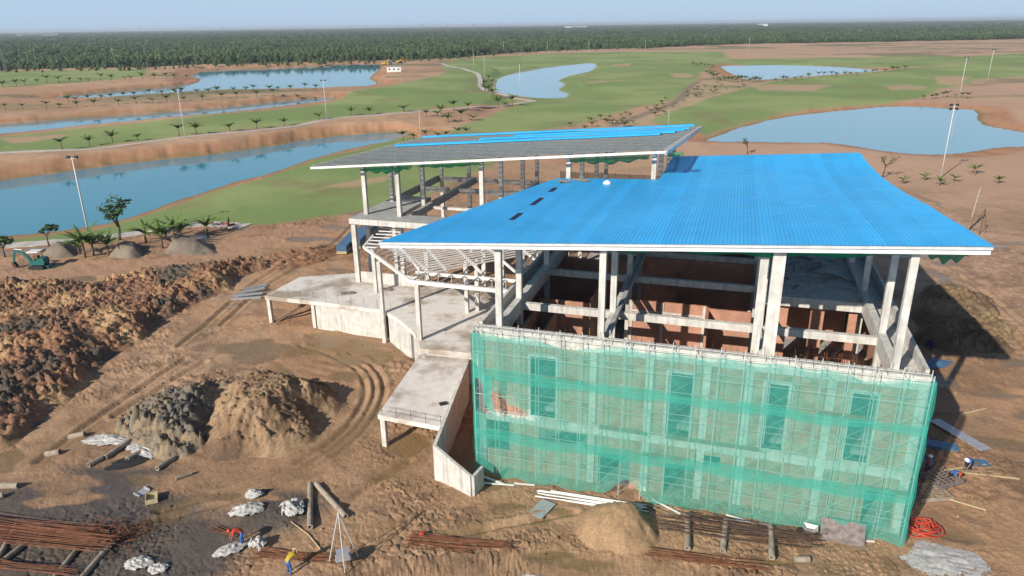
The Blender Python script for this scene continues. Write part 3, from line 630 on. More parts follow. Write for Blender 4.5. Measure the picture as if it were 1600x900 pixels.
# --- other outside walls and floor slabs
lbox('side_wall', M['brick'], 0.02, 0.32, 0.6, 27.0, -0.6, 10.6, BL); lbox('side_wall', M['brick'], 28.95, 29.25, 0.6, 41.0, -0.6, 10.6, BL)
lbox('ground_slab', M['concg'], 0.35, 28.9, 0.36, 41.0, -0.4, 0.06, BL)
lbox('floor_slab', M['concg'], 0.33, 28.94, 1.6, 41.0, L1 - 0.35, L1, BL)
lbox('back_wall', M['brick'], 0.35, 28.9, 41.0, 41.3, -0.5, 11.2, BL)
# side gutters: ledge, outer parapet, inner beam
for (s0, s1, o0, o1, i0, i1) in ((0.0, 1.25, -0.02, 0.22, 1.25, 1.75), (27.65, 29.1, 29.1, 29.35, 27.15, 27.65)):
    lbox('gutter_ledge', M['conc'], min(s0, s1), max(s0, s1), 0.65, 41.2, 10.75, 10.95, BL)
    lbox('outer_parapet', M['conc'], o0, o1, 0.64, 41.2, 10.6, 11.75, BL)
    lbox('edge_beam', M['conc'], i0, i1, 0.63, 41.0, 10.7, 11.9, BL)
# --- frame: columns and beams
GA = [1.5, 8.9, 19.45, 27.4]; GB = [0.75, 5.8, 14.4, 22.0, 30.0, 38.0]
for ia, a in enumerate(GA):
    for ib, b in enumerate(GB):
        if ib >= 4 and a < 9: continue
        w = 0.22
        if ia == 2 and ib == 0:
            top = zroof(19.9, 0.7) - 0.55
            lbox('column', M['conc'], 19.55, 20.3, 0.6, 1.2, L1, top, BL); lbox('column', M['conc'], 18.85, 19.35, 1.3, 1.8, L1, zroof(19, 1.5) - 0.55, BL); continue
        lbox('column', M['conc'], a - w, a + w, b - w, b + w, L1, float(zroof(a, b)) - 0.5, BL)
for ib, b in enumerate(GB[1:], 1):
    for x0, x1 in zip(GA[:-1], GA[1:]):
        if ib >= 4 and x0 < 8: continue
        lbox('cross_beam', M['conc'], x0 + 0.22, x1 - 0.22, b - 0.2, b + 0.2, 10.95, L2, BL)
for a in (8.9, 19.45):
    for b0, b1 in zip(GB[:-1], GB[1:]):
        if a > 19 and b0 > 14: continue
        lbox('long_beam', M['conc'], a - 0.18, a + 0.18, b0 + 0.22, b1 - 0.22, 10.97, L2 - 0.02, BL)
mb = MB().beam((9.35, 1.2, 11.65), (9.35, 23.5, 11.65), 0.32, 0.42); mb.build('ramp_beam', M['concg'], BL)
# roof-level slab at the right with its edge beam, builder's guard rail, debris
lbox('upper_slab', M['conc'], 19.64, 27.13, 12.6, 41.0, 11.2, L2 + 0.003, BL); lbox('slab_edge_beam', M['conc'], 19.66, 27.12, 12.3, 12.58, 10.75, L2 + 0.03, BL)
rail = MB()
for k in range(5): rail.tube([(20.0 + k * 1.7, 12.75, L2), (20.0 + k * 1.7, 12.75, L2 + 1.1)], 0.02, 5)
for q in (0.5, 1.05): rail.tube([(19.9, 12.75, L2 + q), (27.0, 12.75, L2 + q)], 0.016, 5)
rail.build('guard_rail', M['steel'], BL)
# --- brick rooms on the upper floor
for (x0, x1, y0, y1, q1) in ((1.8, 6.0, 10.9, 11.1, 9.9), (6.0, 6.2, 10.9, 20.0, 9.9), (1.8, 8.6, 19.8, 20.0, 10.9), (9.2, 15.6, 12.5, 12.7, 10.0), (15.6, 15.8, 9.0, 12.7, 9.9), (15.8, 19.1, 12.0, 12.2, 10.0),
                             (9.2, 19.2, 21.6, 21.8, 11.0), (12.4, 12.6, 12.7, 21.6, 9.8), (15.0, 16.3, 8.4, 8.6, 7.3), (1.75, 1.95, 0.8, 10.8, 9.6), (3.2, 3.4, 6.0, 10.9, 9.0)):
    lbox('brick_room_wall', M['brick'], x0, x1, y0, y1, L1, q1, BL)
for x in (1.9, 9.3, 11.9, 15.3, 18.8): lbox('wall_stiffener', M['conc'], x, x + 0.22, 12.42, 12.48, L1, 10.0, BL)
lbox('wall_lintel', M['conc'], 9.25, 15.5, 12.4, 12.49, 9.0, 9.15, BL)
for (x0, x1) in ((20.6, 21.9), (23.6, 24.6), (26.4, 27.0)): lbox('brick_pier', M['brick'], x0, x1, 13.0, 13.3, L1, 11.15, BL)
lbox('brick_room_wall', M['brick'], 19.7, 27.1, 20.0, 20.3, L1, 11.15, BL)
wall_panel('brick_room_wall', M['brick'], 9.2, 19.2, 11.6, 16.4, 29.9, 30.1, [(14.5,18.4,12.2,14.6),(10,11.5,11.6,14)], BL)
wall_panel('brick_room_wall', M['brick'], 9.2, 27.0, L2, 16.2, 38.3, 38.5, [(12,14,12,15),(20,23,12,15)], BL)
# formwork scaffold inside the right bay
mb = MB()
for i in range(5):
    for j in range(3):
        x, y = 22.6 + i * 1.05, 8.0 + j * 1.3; mb.tube([(x, y, L1), (x, y, L1 + 3.6)], 0.03, 5)
for q in (0.5, 1.8, 3.1):
    for j in range(3): mb.tube([(22.3, 8.0 + j*1.3, L1 + q), (27.0, 8.0 + j*1.3, L1 + q)], 0.025, 5)
    for i in range(5): mb.tube([(22.6 + i*1.05, 7.8, L1 + q + 0.06), (22.6 + i*1.05, 10.8, L1 + q + 0.06)], 0.025, 5)
o = mb.build('shoring_frame', M['rust'], None, loc=tuple(ORG), rot=(0, 0, YAW)); tag(o, 'rusty tubular shoring frame standing inside the open right bay of the building', 'scaffold')
# --- the blue roof
blueroof = MB().beam((-7.2, 0.02, 17.08), (30.95, 0.02, 19.61), 0.16, 0.24).build('roof', M['white'], BL)     # the fascia board carries the sheets
def roof_left(b): return -7.3 + 6.3 * b / 26.5
def roof_right(b): return 31.05 - 1.2 * b / 42.0
def roof_back(a): return 27.2 if a < 9.4 else 41.5 + (a - 9.4) * 0.05
gut = MB().beam((-7.25, -0.11, 17.32), (31.0, -0.11, 19.88), 0.14, 0.16); gut.build('gutter', M['gutter'], blueroof)
# purlins and rafters under the sheets
for a in (-5.5, 1.5, 8.9, 19.45, 27.4):
    b1 = 26.8 if a < 9 else 41.3; mb = MB()
    b_s = [max(0.2, 0.0)] + list(np.linspace(0.5, b1, 8))
    if a < -1: b1 = 7.0; b_s = list(np.linspace(0.2, 7.0, 4))
    for p, q in zip(b_s[:-1], b_s[1:]): mb.beam((a, p, zroof(a, p) - 0.42), (a, q, zroof(a, q) - 0.42), 0.2, 0.3)
    mb.build('rafter', M['steel'], blueroof)
for b in np.arange(0.6, 41.2, 1.5):
    a0 = (roof_left(b) if b < 26.5 else (-1.0 if b < 27 else 9.5)) + 0.2; a1 = roof_right(b) - 0.2
    MB().beam((a0, b, zroof(a0, b) - 0.19), (a1, b, zroof(a1, b) - 0.19), 0.08, 0.12).build('purlin', M['steel'], blueroof)
# corrugated sheets, one object each, ribs running down the slope
PITCH_R = 0.25; prof = [(0, 0), (0.16, 0), (0.185, 0.024), (0.225, 0.024), (0.25, 0)]
SL = [(7.3, 10.1), (13.3, 16.9), (19.7, 22.0), (24.4, 25.4)]
def sheet(a0, nr, bstart, bend, name='roof_sheet', lift=0.0):
    xs = []; hs = []
    for r_ in range(nr):
        for (dx, h) in prof[:-1]: xs.append(a0 + r_ * PITCH_R + dx); hs.append(h)
    xs.append(a0 + nr * PITCH_R); hs.append(0.0)
    n = max(3, int((bend - bstart) / 2.2)); P = np.zeros((n + 1, len(xs), 3))
    for j, (x, h) in enumerate(zip(xs, hs)):
        # the left eave is cut on the skew
        b0 = bstart
        b1 = bend
        if x < -1.0: b1 = min(b1, (x + 7.3) / 6.3 * 26.5)
        ra = 31.05 - x
        if x > 29.85: b1 = min(b1, ra / 1.2 * 42.0)
        b1 = max(b1, b0 + 0.05)
        for i in range(n + 1):
            b = b0 + (b1 - b0) * i / n; P[i, j] = (x, b, zroof(x, b) + h + lift)
    return MB().grid(P[:, :, :]).build(name, M['blue'], blueroof)
a = -7.3; k = 0
while a < 30.9:
    nr = 4
    if -0.2 < a < 0.3 and True: pass
    bend = 27.2 if a < 9.4 - 0.5 else roof_back(a)
    if abs(a - 0.18) < 0.02 or (0.1 < a < 0.5):
        nr = 1
        cuts = [-0.12] + [v for s in SL for v in s] + [bend]
        for q0, q1 in zip(cuts[0::2], cuts[1::2]): sheet(a, 1, q0, q1)
    else:
        if a < 0.1 and a + 4 * PITCH_R > 0.12: nr = max(1, int(round((0.14 - a) / PITCH_R)))
        sheet(a, nr, -0.12 + 0.03 * math.sin(k * 1.7), bend, lift=0.002 * (k % 2))
    a += nr * PITCH_R; k += 1
for q0, q1 in SL:  # dark plates under the roof gaps, their colour standing in for shade below
    MB().beam((0.35, q0, zroof(0.35, q0) - 0.05), (0.35, q1, zroof(0.35, q1) - 0.05), 0.5, 0.04).build('slot_shade_plate', M['navyc'], blueroof)
# small white vent box lying on the roof, loose boards
mb = MB(); mb.tube([(0,0,0),(0,0,0.18),(0,0,0.32)], [0.42, 0.36, 0.1], 12)
p = (5.0, 24.3); o = mb.build('roof_bucket_lid', M['whitep'], None, loc=tuple(Wd(p[0], p[1], zroof(*p) + 0.03))); tag(o, 'small white rounded cover lying on the blue roof', 'cover')
for k, (a0, b0, a1, b1) in enumerate(((-0.3, 25.6, 1.0, 24.4), (0.9, 26.5, 2.9, 25.2))):
    mb = MB(); mb.beam(Wd(a0, b0, zroof(a0, b0) + 0.09), Wd(a1, b1, zroof(a1, b1) + 0.09), 0.3, 0.06); mb.beam(Wd(a0 + .2, b0 - .1, zroof(a0, b0) + 0.15), Wd(a1 + .2, b1 + .2, zroof(a1, b1) + 0.15), 0.15, 0.05)
    o = mb.build('loose_board', M['wood']); tag(o, 'weathered loose boards lying on the back corner of the blue roof', 'board', 'boards left on the blue roof')
# green safety nets sagging under the front eave
for k, (a0, a1, sag, b0) in enumerate(((14.2, 27.0, 0.55, 0.7), (28.3, 30.4, 0.95, 1.2), (9.6, 12.2, 0.5, 0.9))):
    N = 22; P = []
    for i in range(7):
        row = []
        for j in range(N + 1):
            t = j / N; aa = a0 + (a1 - a0) * t; bb = b0 + 0.9 * i / 6
            row.append((aa, bb, zroof(aa, bb) - 0.62 - sag * (1 - (2*i/6 - 1)**2) * (0.55 + 0.45 * math.sin(3.14 * t)) * (0.8 + 0.2 * math.sin(t * 19))))
        P.append(row)
    o = MB().grid(P).build('safety_net', M['nets'], None, True, loc=tuple(ORG), rot=(0, 0, YAW))
    tag(o, ('long green safety net slung under the eave above the thick double column', 'short sagging green safety net under the right tip of the eave', 'little green safety net bulging under the middle of the eave')[k], 'safety net')

# ================================================================== SCAFFOLD AND DEBRIS NET IN FRONT
SC = empty('scaffold', tuple(ORG), YAW, 'steel tube scaffold with cross braces standing along the netted front wall', 'scaffold')
bays = 19; bw = 29.2 / bays; lev = [0.05 + 1.68 * k for k in range(8)]
m_st = MB().tube([(0, 0, -0.5), (0, 0, 12.1)], 0.026, 5).mesh('standard', M['gutter']); m_br = {}
m_led = MB().tube([(0, 0, 0), (29.2, 0, 0)], 0.018, 5).mesh('ledger', M['gutter'])
m_x = MB().tube([(0, 0, 0.25), (bw, 0, 1.45)], 0.012, 4).tube([(0, 0.02, 1.45), (bw, 0.02, 0.25)], 0.012, 4).mesh('cross_brace', M['steel'])
m_tr = MB().tube([(0, -1.0, 0), (0, -0.18, 0)], 0.022, 5).mesh('transom', M['white'])
for i in range(bays + 1):
    for b in (-1.0, -0.18): link('standard', m_st, SC, (0.05 + i * bw, b, 0), (R(random.uniform(-.2, .2)), R(random.uniform(-.25, .25)), 0))
for q in lev[1:]:
    for b in (-1.0, -0.18): link('ledger', m_led, SC, (0.05, b - 0.05, q))
for i in range(bays):
    for k, q in enumerate(lev[:-1]):
        link('cross_brace', m_x, SC, (0.05 + i * bw, -1.06, q))
for i in range(0, bays + 1):
    for q in lev[1:]: link('transom', m_tr, SC, (0.05 + i * bw, 0, q - 0.06))
pl_m = MB().box(0, 3.0, -0.85, -0.35, 0, 0.05).mesh('plank', M['wood'])
for k, q in ((6, 5.15), (9, 5.15), (11, 5.15), (15, 8.5), (3, 8.5), (8, 3.5), (17, 3.5)): link('plank', pl_m, SC, (k * bw, 0, q))

def net(name, a0, a1, ztop, zbot, b, label, m, seed=0, hole=None, N=170, Mz=40, wave=0.12):
    """hanging net; ztop and zbot are functions of a"""
    V = []; F = []; H_ = Mz + 1
    r = np.random.default_rng(seed)
    A = np.linspace(a0, a1, N + 1); T = np.linspace(0, 1, H_)
    AA, TT = np.meshgrid(A, T); zt = np.array([ztop(x) for x in A]); zb = np.array([zbot(x) for x in A])
    ZZ = zt[None, :] * (1 - TT) + zb[None, :] * TT
    post = np.abs(np.sin((AA - 0.05) / bw * math.pi))
    BB = b - wave * post * (0.4 + 0.6 * np.sin(ZZ / 1.68 * math.pi)**2) + 0.30 * (fbm(AA * 1.0 + seed * 9, ZZ * 0.6 + 0.3 * AA, 1.1, 4, seed, 0.6) - 0.5) - 0.25 * sstep(1.2, -0.2, ZZ) * (vnoise(AA, ZZ * 0 + seed, 2.0, 4))
    V = np.stack([AA, BB, ZZ], -1).reshape(-1, 3); F = grid_faces(H_, N + 1)
    if hole is not None:
        c = V[F].mean(1); F = F[~hole(c[:, 0], c[:, 2])]
    o = link(name, np_mesh(name, V, F, m, True), None, tuple(ORG), (0, 0, YAW)); return tag(o, label, 'net')
def tear(a, z): return (a > 0.12) & (a < 4.1) & (z > 5.35 + 0.12 * np.sin(a * 5)) & (z < 8.15 - 0.60 * a + 0.15 * np.sin(a * 4))
sagtop = lambda x: 11.55 - 0.55 * math.exp(-((x - 7.2) / 1.3)**2) - 0.35 * math.exp(-((x - 26.2) / 2.0)**2) + 0.08 * math.sin(x * 1.9) + 0.01 * x
gap = lambda x: 0.15 + 1.35 * math.exp(-((x - 11.3) / 1.1)**2) + 0.12 * math.sin(x * 2.3)
net('debris_net', 0.0, 29.35, sagtop, lambda x: 8.1 + 0.08 * math.sin(x), -1.14, 'upper teal debris net hung along the scaffold just below the parapet', M['netg'], 1)
net('debris_net', 0.0, 29.35, lambda x: 8.95 + 0.10 * math.sin(x * 0.7) - 0.006 * x, lambda x: 3.1 + 0.1 * math.sin(x * 0.9), -1.20, 'middle teal debris net with a torn corner showing orange brick', M['netg'], 2, tear)
net('debris_net', 0.05, 29.35, lambda x: 4.0 + 0.12 * math.sin(x * 0.8), gap, -1.27, 'lowest teal debris net reaching down to the muddy ground', M['netg'], 3)
# side return of the net round the right corner
P = []
for i in range(14):
    t = i / 13; q = 11.75 - 11.55 * t; P.append([(29.42 + 0.06 * math.sin(q * 2) + 0.05 * j / 6, -1.25 + 1.55 * j / 6, q) for j in range(7)])
o = MB().grid(P).build('debris_net', M['netd'], None, True, loc=tuple(ORG), rot=(0, 0, YAW)); tag(o, 'dense teal debris net return wrapped round the right end of the scaffold', 'net')
P = [[(-0.06 - 0.05 * math.sin(q * 3), -1.2 + 1.2 * j / 4, q) for j in range(5)] for q in np.linspace(11.5, 0.4, 12)]
o = MB().grid(P).build('debris_net', M['netd'], None, True, loc=tuple(ORG), rot=(0, 0, YAW)); tag(o, 'narrow teal debris net closing the left end of the scaffold', 'net')
# dangling torn flap
P = [[(0.9 + 0.12 * j + 0.08 * math.sin(i), -1.35 - 0.05 * math.sin(i * 2 + j), 8.4 - 0.26 * i - 0.12 * j * (i / 10)) for j in range(6)] for i in range(10)]
o = MB().grid(P).build('net_flap', M['netd'], None, True, loc=tuple(ORG), rot=(0, 0, YAW)); tag(o, 'torn teal net flap dangling beside the orange brick patch', 'net')

# ================================================================== REAR WING
RW = empty('rear_wing', tuple(ORG), YAW, 'open concrete frame wing with an unfinished dark roof behind the blue roof', 'building')
D2 = 11.2
def zrear(a, b):
    t = (a + 29.9) / 40.1; zl = 17.0 - 0.6 * (b - 27.2) / 26.8; zr = 20.35 - 1.25 * (b - 27.2) / 26.8
    return zl + (zr - zl) * t
RA = [-24.3, -20.0, -9.8, 0.0, 8.9]; RB = [29.4, 36.3, 45.5, 52.6]
for a in RA:
    for b in RB:
        if a == -20.0 and b == 45.5: continue
        lbox('column', M['conc'], a - 0.23, a + 0.23, b - 0.23, b + 0.23, -0.5, float(zrear(a, b)) - 0.5, RW)
lbox('corner_post', M['conc'], -25.25, -24.7, 27.1, 27.65, -0.5, 10.7, RW)
lbox('deck_slab', M['concg'], -25.3, -14.0, 27.0, 30.2, D2 - 0.5, D2, RW); lbox('deck_slab', M['concg'], -25.3, -20.4, 30.2, 39.5, D2 - 0.45, D2 - 0.004, RW)
lbox('edge_beam', M['conc'], -25.32, -14.0, 26.9, 27.02, D2 - 0.62, D2 + 0.02, RW)
for b in RB[1:]:
    for x0, x1 in zip(RA[:-1], RA[1:]):
        if x0 < -21 and b < 40: continue
        lbox('cross_beam', M['conc'], x0 + 0.26, x1 - 0.26, b - 0.2, b + 0.2, D2 - 0.65, D2 - (0.02 if b > 40 else 0.35), RW)
for a in (-24.9, -19.2, -9.8, 0.0, 8.9):
    lbox('long_beam', M['concg'] if a < -19 else M['conc'], a - 0.22, a + 0.22, 39.6 if a < -24 else 30.3, 52.9, D2 - 0.8, D2 + 0.05, RW)
lbox('low_wall', M['conc'], -24.6, -17.0, 27.3, 27.5, 3.4, 4.7, RW)
lbox('inner_slab', M['concg'], -2.0, 9.0, 27.6, 52.3, D2 - 0.4, D2 - 0.03, RW)
# its roof: fascia, purlins, dark membrane, blue sheets laid loose
rr2 = MB().beam((-29.8, 27.2, 16.82), (10.2, 27.2, 20.12), 0.2, 0.24).build('roof', M['white'], RW)
MB().beam((10.2, 27.3, 20.0), (12.0, 53.9, 18.85), 0.2, 0.4).build('gable_fascia', M['white'], rr2)
def ral(b): return -29.9 + 1.9 * (b - 27.2) / 26.8
def rar(b): return 10.2 + 2.0 * (b - 27.2) / 26.8
P = [[(ral(b) + (rar(b) - ral(b)) * t, b, zrear(ral(b) + (rar(b) - ral(b)) * t, b) + 0.035 + 0.006 * math.sin(b * 2.1 + t * 40)) for t in np.linspace(0.005, 0.995, 30)] for b in np.linspace(27.35, 53.9, 46)]
MB().grid(P).build('membrane', M['netr'], rr2)
for b in np.arange(27.6, 54.1, 0.95):
    a0, a1 = ral(b), rar(b); MB().beam((a0, b, zrear(a0, b) + 0.025), (a1, b, zrear(a1, b) + 0.025), 0.05, 0.10).build('purlin', M['steel'], rr2)
for a in RA + [-28.5, -15.0, -5.0, 4.5]:
    MB().beam((a, 27.3, zrear(a, 27.3) - 0.3), (a, 53.9, zrear(a, 53.9) - 0.3), 0.2, 0.3).build('rafter', M['white'], rr2)
for k, (b0, a0, a1, w) in enumerate(((43.0, -26.6, 8.0, 0.9), (46.6, -16.0, 10.5, 0.8), (49.4, -12.0, 10.9, 0.8), (52.9, -27.0, 11.2, 0.7), (44.9, 0, 9.5, 0.7))):
    sb = 1.0 * (k % 2)
    o = MB().beam(Wd(a0, b0, zrear(a0, b0) + 0.21), Wd(a1, b0 + sb, zrear(a1, b0 + sb) + 0.21), w, 0.2).build('blue_sheet_bundle', M['blue'])
    tag(o, ('thickest blue sheet bundle, nearest the front edge of the unfinished roof', 'thin blue sheet bundle behind the thickest one on the unfinished roof', 'short blue sheet bundle on the right half of the unfinished roof', 'blue sheet bundle along the rear edge of the unfinished roof', 'shortest blue sheet bundle by the right gable of the unfinished roof')[k], 'roof sheets')
for k, (a0, a1, sag) in enumerate(((-24.0, -18.0, 0.9), (-17.0, -9.8, 0.5), (0.4, 8.4, 0.9), (10.0, 11.8, 0.4))):
    P = [[(a0 + (a1 - a0) * j / 16, 27.9 + 1.6 * i / 6, zrear(a0 + (a1 - a0) * j / 16, 28.5) - 0.6 - sag * (1 - (i / 3 - 1)**2) * (0.5 + 0.5 * math.sin(3.1 * j / 16)) * (0.8 + 0.2 * math.sin(j * 1.7))) for j in range(17)] for i in range(7)]
    o = MB().grid(P).build('safety_net', M['nets'], None, True, loc=tuple(ORG), rot=(0, 0, YAW))
    tag(o, ('dark green safety net under the left front of the unfinished roof', 'shallow green safety net between columns under the unfinished roof', 'billowing green safety net under the right part of the unfinished roof', 'scrap of green net under the far right tip of the unfinished roof')[k], 'safety net')
# mesh fence along the back edge
F2 = empty('mesh_fence', tuple(ORG), YAW, 'low grey mesh fence on the rear edge of the open wing', 'fence')
MB().grid([[(-6.5 + 13.5 * j / 24, 53.1 + 0.05 * math.sin(j * 1.3), D2 + 1.45 * i / 3) for j in range(25)] for i in range(4)]).build('mesh', M['fence'], F2, True)
for j in range(8): MB().tube([(-6.5 + j * 1.93, 53.05, D2 - 0.1), (-6.5 + j * 1.93, 53.05, D2 + 1.6)], 0.03, 5).build('fence_post', M['steel'], F2)

# ================================================================== ENTRANCE PLATFORM, PORCH CANOPY FRAME, RAMP WALLS
PF = empty('entrance_platform', tuple(ORG), YAW, 'low concrete platform with water stains left of the building', 'platform')
outl = [(-33.0,20.1),(-25.5,20.0),(-17.8,19.6),(-15.0,17.6),(-12.6,15.4),(-10.9,13.3),(-10.1,11.7),(-0.1,12.3),(-0.1,29.6),(-27.0,29.9),(-32.8,26.9)]
mb = MB(); n = len(outl); zt_, zb_ = 3.4, 2.95
mb.add([(x, y, zt_) for x, y in outl] + [(x, y, zb_) for x, y in outl], [tuple(range(n)), tuple(range(n, 2*n))[::-1]] + [(i + n, (i+1) % n + n, (i+1) % n, i) for i in range(n)])
mb.build('slab', M['deck'], PF)
low = [(-8.72,0.17),(-2.8,-0.2),(-5.2,11.75),(-10.05,11.45)]
MB().add([(x, y, 2.9) for x, y in low] + [(x, y, 2.5) for x, y in low], [(0,1,2,3),(7,6,5,4),(4,5,1,0),(5,6,2,1),(6,7,3,2),(7,4,0,3)]).build('low_slab', M['deck'], PF)
MB().beam((-10.05, 11.75, 1.2), (-0.15, 12.4, 1.2), 0.25, 3.48).build('step_wall', M['conc'], PF)
def wall_between(name, pts, z0, z1, th_, m, parent):
    for (p, q) in zip(pts[:-1], pts[1:]):
        MB().beam((p[0], p[1], (z0+z1)/2), (q[0], q[1], (z0+z1)/2), th_, z1 - z0).build(name, m, parent)
wall_between('retaining_wall', [(-26.6,20.35),(-17.8,19.95)], -0.5, 2.94, 0.3, M['conc'], PF)
wall_between('retaining_wall', [(-17.0,19.2),(-12.9,15.9)], -0.5, 2.94, 0.3, M['conc'], PF)
wall_between('retaining_wall', [(-12.2,15.1),(-10.6,13.1),(-9.4,10.9)], -0.5, 2.93, 0.3, M['conc'], PF)
for (x, y) in ((-32.7,20.35),(-32.5,26.6),(-8.4,0.45),(-9.4,8.0),(-3.2,0.1),(-27.0,20.4)): lbox('post', M['conc'], x - 0.2, x + 0.2, y - 0.2, y + 0.2, -0.5, 2.94 if y > 10 else 2.51, PF)
MB().beam((-32.3, 20.6, 0.2), (-28.2, 25.0, 2.6), 0.28, 0.35).build('leaning_prop', M['wood'], PF)
rail = MB()
for k in range(5): rail.tube([(-8.4 + k * 1.3, 0.3 - 0.08 * k, 2.9), (-8.4 + k * 1.3, 0.3 - 0.08 * k, 3.75)], 0.018, 5)
for q in (3.3, 3.7): rail.tube([(-8.5, 0.3, q), (-3.1, -0.05, q)], 0.012, 4)
rail.build('guard_rail', M['rustd'], PF)
rail = MB()
for k in range(9): rail.tube([(-30 + k * 1.6, 20.3 - 0.04 * k, 3.4), (-30 + k * 1.6, 20.3 - 0.04 * k, 4.5)], 0.014, 4)
rail.build('starter_bars', M['rustd'], PF)['kind'] = 'stuff'
# ramp wall with stepped end
RWALL = empty('ramp_wall', tuple(ORG), YAW, 'white concrete ramp wall with sloping top beside the net corner', 'wall')
def sloped(p, q, z0, za, zb, th_):
    d = np.array([q[0]-p[0], q[1]-p[1]]); nn = np.array([-d[1], d[0]]) / np.linalg.norm(d) * th_ / 2
    a_, b_ = np.array(p), np.array(q); c4 = [a_-nn, b_-nn, b_+nn, a_+nn]
    return MB().add([(*c, z0) for c in c4] + [(c4[0][0], c4[0][1], za), (c4[1][0], c4[1][1], zb), (c4[2][0], c4[2][1], zb), (c4[3][0], c4[3][1], za)], [(0,3,2,1),(4,5,6,7),(0,1,5,4),(1,2,6,5),(2,3,7,6),(3,0,4,7)])
sloped((-2.55,-2.75), (-4.4, 9.0), -0.6, 3.05, 3.9, 0.25).build('side_panel', M['conc'], RWALL)
sloped((-2.6,-2.86), (0.72,-4.05), -0.6, 3.05, 1.75, 0.22).build('front_panel', M['conc'], RWALL)
sloped((0.84,-4.05), (1.05,-2.6), -0.6, 1.75, 1.7, 0.22).build('return_panel', M['conc'], RWALL)
# white steel porch canopy frame
PC = empty('porch_canopy_frame', tuple(ORG), YAW, 'white steel porch roof frame of rafters and trusses over the platform', 'steel frame')
ZC = 9.3
cols = [(-17.6, 18.9, -0.3), (-10.9, 13.55, 3.4), (-9.0, 21.5, 3.4), (-8.1, 22.3, 3.4), (-21.2, 24.5, 3.4), (-2.0, 14.0, 3.4)]
for x, y, z0 in cols: lbox('post', M['conc'], x - 0.2, x + 0.2, y - 0.2, y + 0.2, z0, ZC - 0.15, PC)
def cb(name, p, q, w=0.22, h=0.3, z=ZC, m='white', dz=0): return MB().beam((*p, z), (*q, z + dz), w, h).build(name, M[m], PC)
cb('edge_beam', (-21.0, 22.4), (-11.6, 13.7)); cb('edge_beam', (-11.6, 13.6), (0.0, 13.4), 0.25, 0.36); cb('edge_beam', (-12.2, 16.2), (0.0, 16.4)); cb('edge_beam', (-21.3, 22.6), (-22.4, 27.0))
for k in range(9):
    x = -11.6 + k * 1.35; MB().beam((x, 13.7, ZC - 0.05), (x + 0.5, 16.1, ZC + 0.1), 0.08, 0.12).build('lacing_bar', M['steel'], PC); MB().beam((x + 0.55, 16.1, ZC + 0.1), (x + 1.35, 13.75, ZC - 0.05), 0.05, 0.06).build('lacing_bar', M['white'], PC)
dv = np.array([0.60, -0.80])
for k, p in enumerate(((-17.8, 24.2), (-15.8, 25.6), (-12.4, 26.0), (-9.4, 27.2), (-6.0, 28.0), (-2.6, 28.6))):
    p = np.array(p); L_r = min(11.2, (p[1] - 16.3) / 0.80); q = p + dv * L_r; cb('rafter', p, q, 0.16, 0.24, ZC + 0.28)
    if k == 0: q2 = p + np.array([-2.6, -1.6])
for k in range(18):
    s = np.array([-19.6 + k * 0.54, 23.0 - k * 0.54 * 0.86]); e = s + np.array([0.68, 0.74]) * min(16.5, 3 + k * 2.0, max(4.0, 22.5 - k * 0.55)); 
    e[0] = min(e[0], -0.4); cb('purlin', s, e, 0.09, 0.12, ZC + 0.48)
for k in range(11):
    t = k / 10; s = np.array([-20.6 + 8.6 * t, 22.9 - 8.0 * t]); e = s + np.array([1.3, 2.4]); cb('lacing_bar', s, e, 0.06, 0.08, ZC + 0.05, 'steel'); cb('lacing_bar', e, s + np.array([0.86, -0.8]), 0.06, 0.08, ZC + 0.09)
cb('rafter', (-19.3, 25.2), (-11.0, 16.6), 0.18, 0.26, ZC + 0.1)
for k in range(8):
    y = 22.8 + k * 0.95; MB().beam((-21.4 - 0.1 * k, y, ZC + 0.1 * k), (-19.2 - 0.0 * k, y + 0.2, ZC + 0.1 * k), 0.22, 0.08).build('step_bar', M['white'], PC)
# lattice truss leaning along the left edge of the main block
for s in (0, 1):
    cb('truss_chord', (-1.6 + s * 1.1, 15.0), (-1.6 + s * 1.1, 27.0), 0.12, 0.12, ZC + 1.2, 'steel')
for k in range(10): cb('truss_web', (-1.6 + (k % 2) * 1.1, 15.2 + k * 1.15), (-1.6 + ((k + 1) % 2) * 1.1, 15.2 + (k + 1) * 1.15), 0.06, 0.06, ZC + 1.2, 'steel')

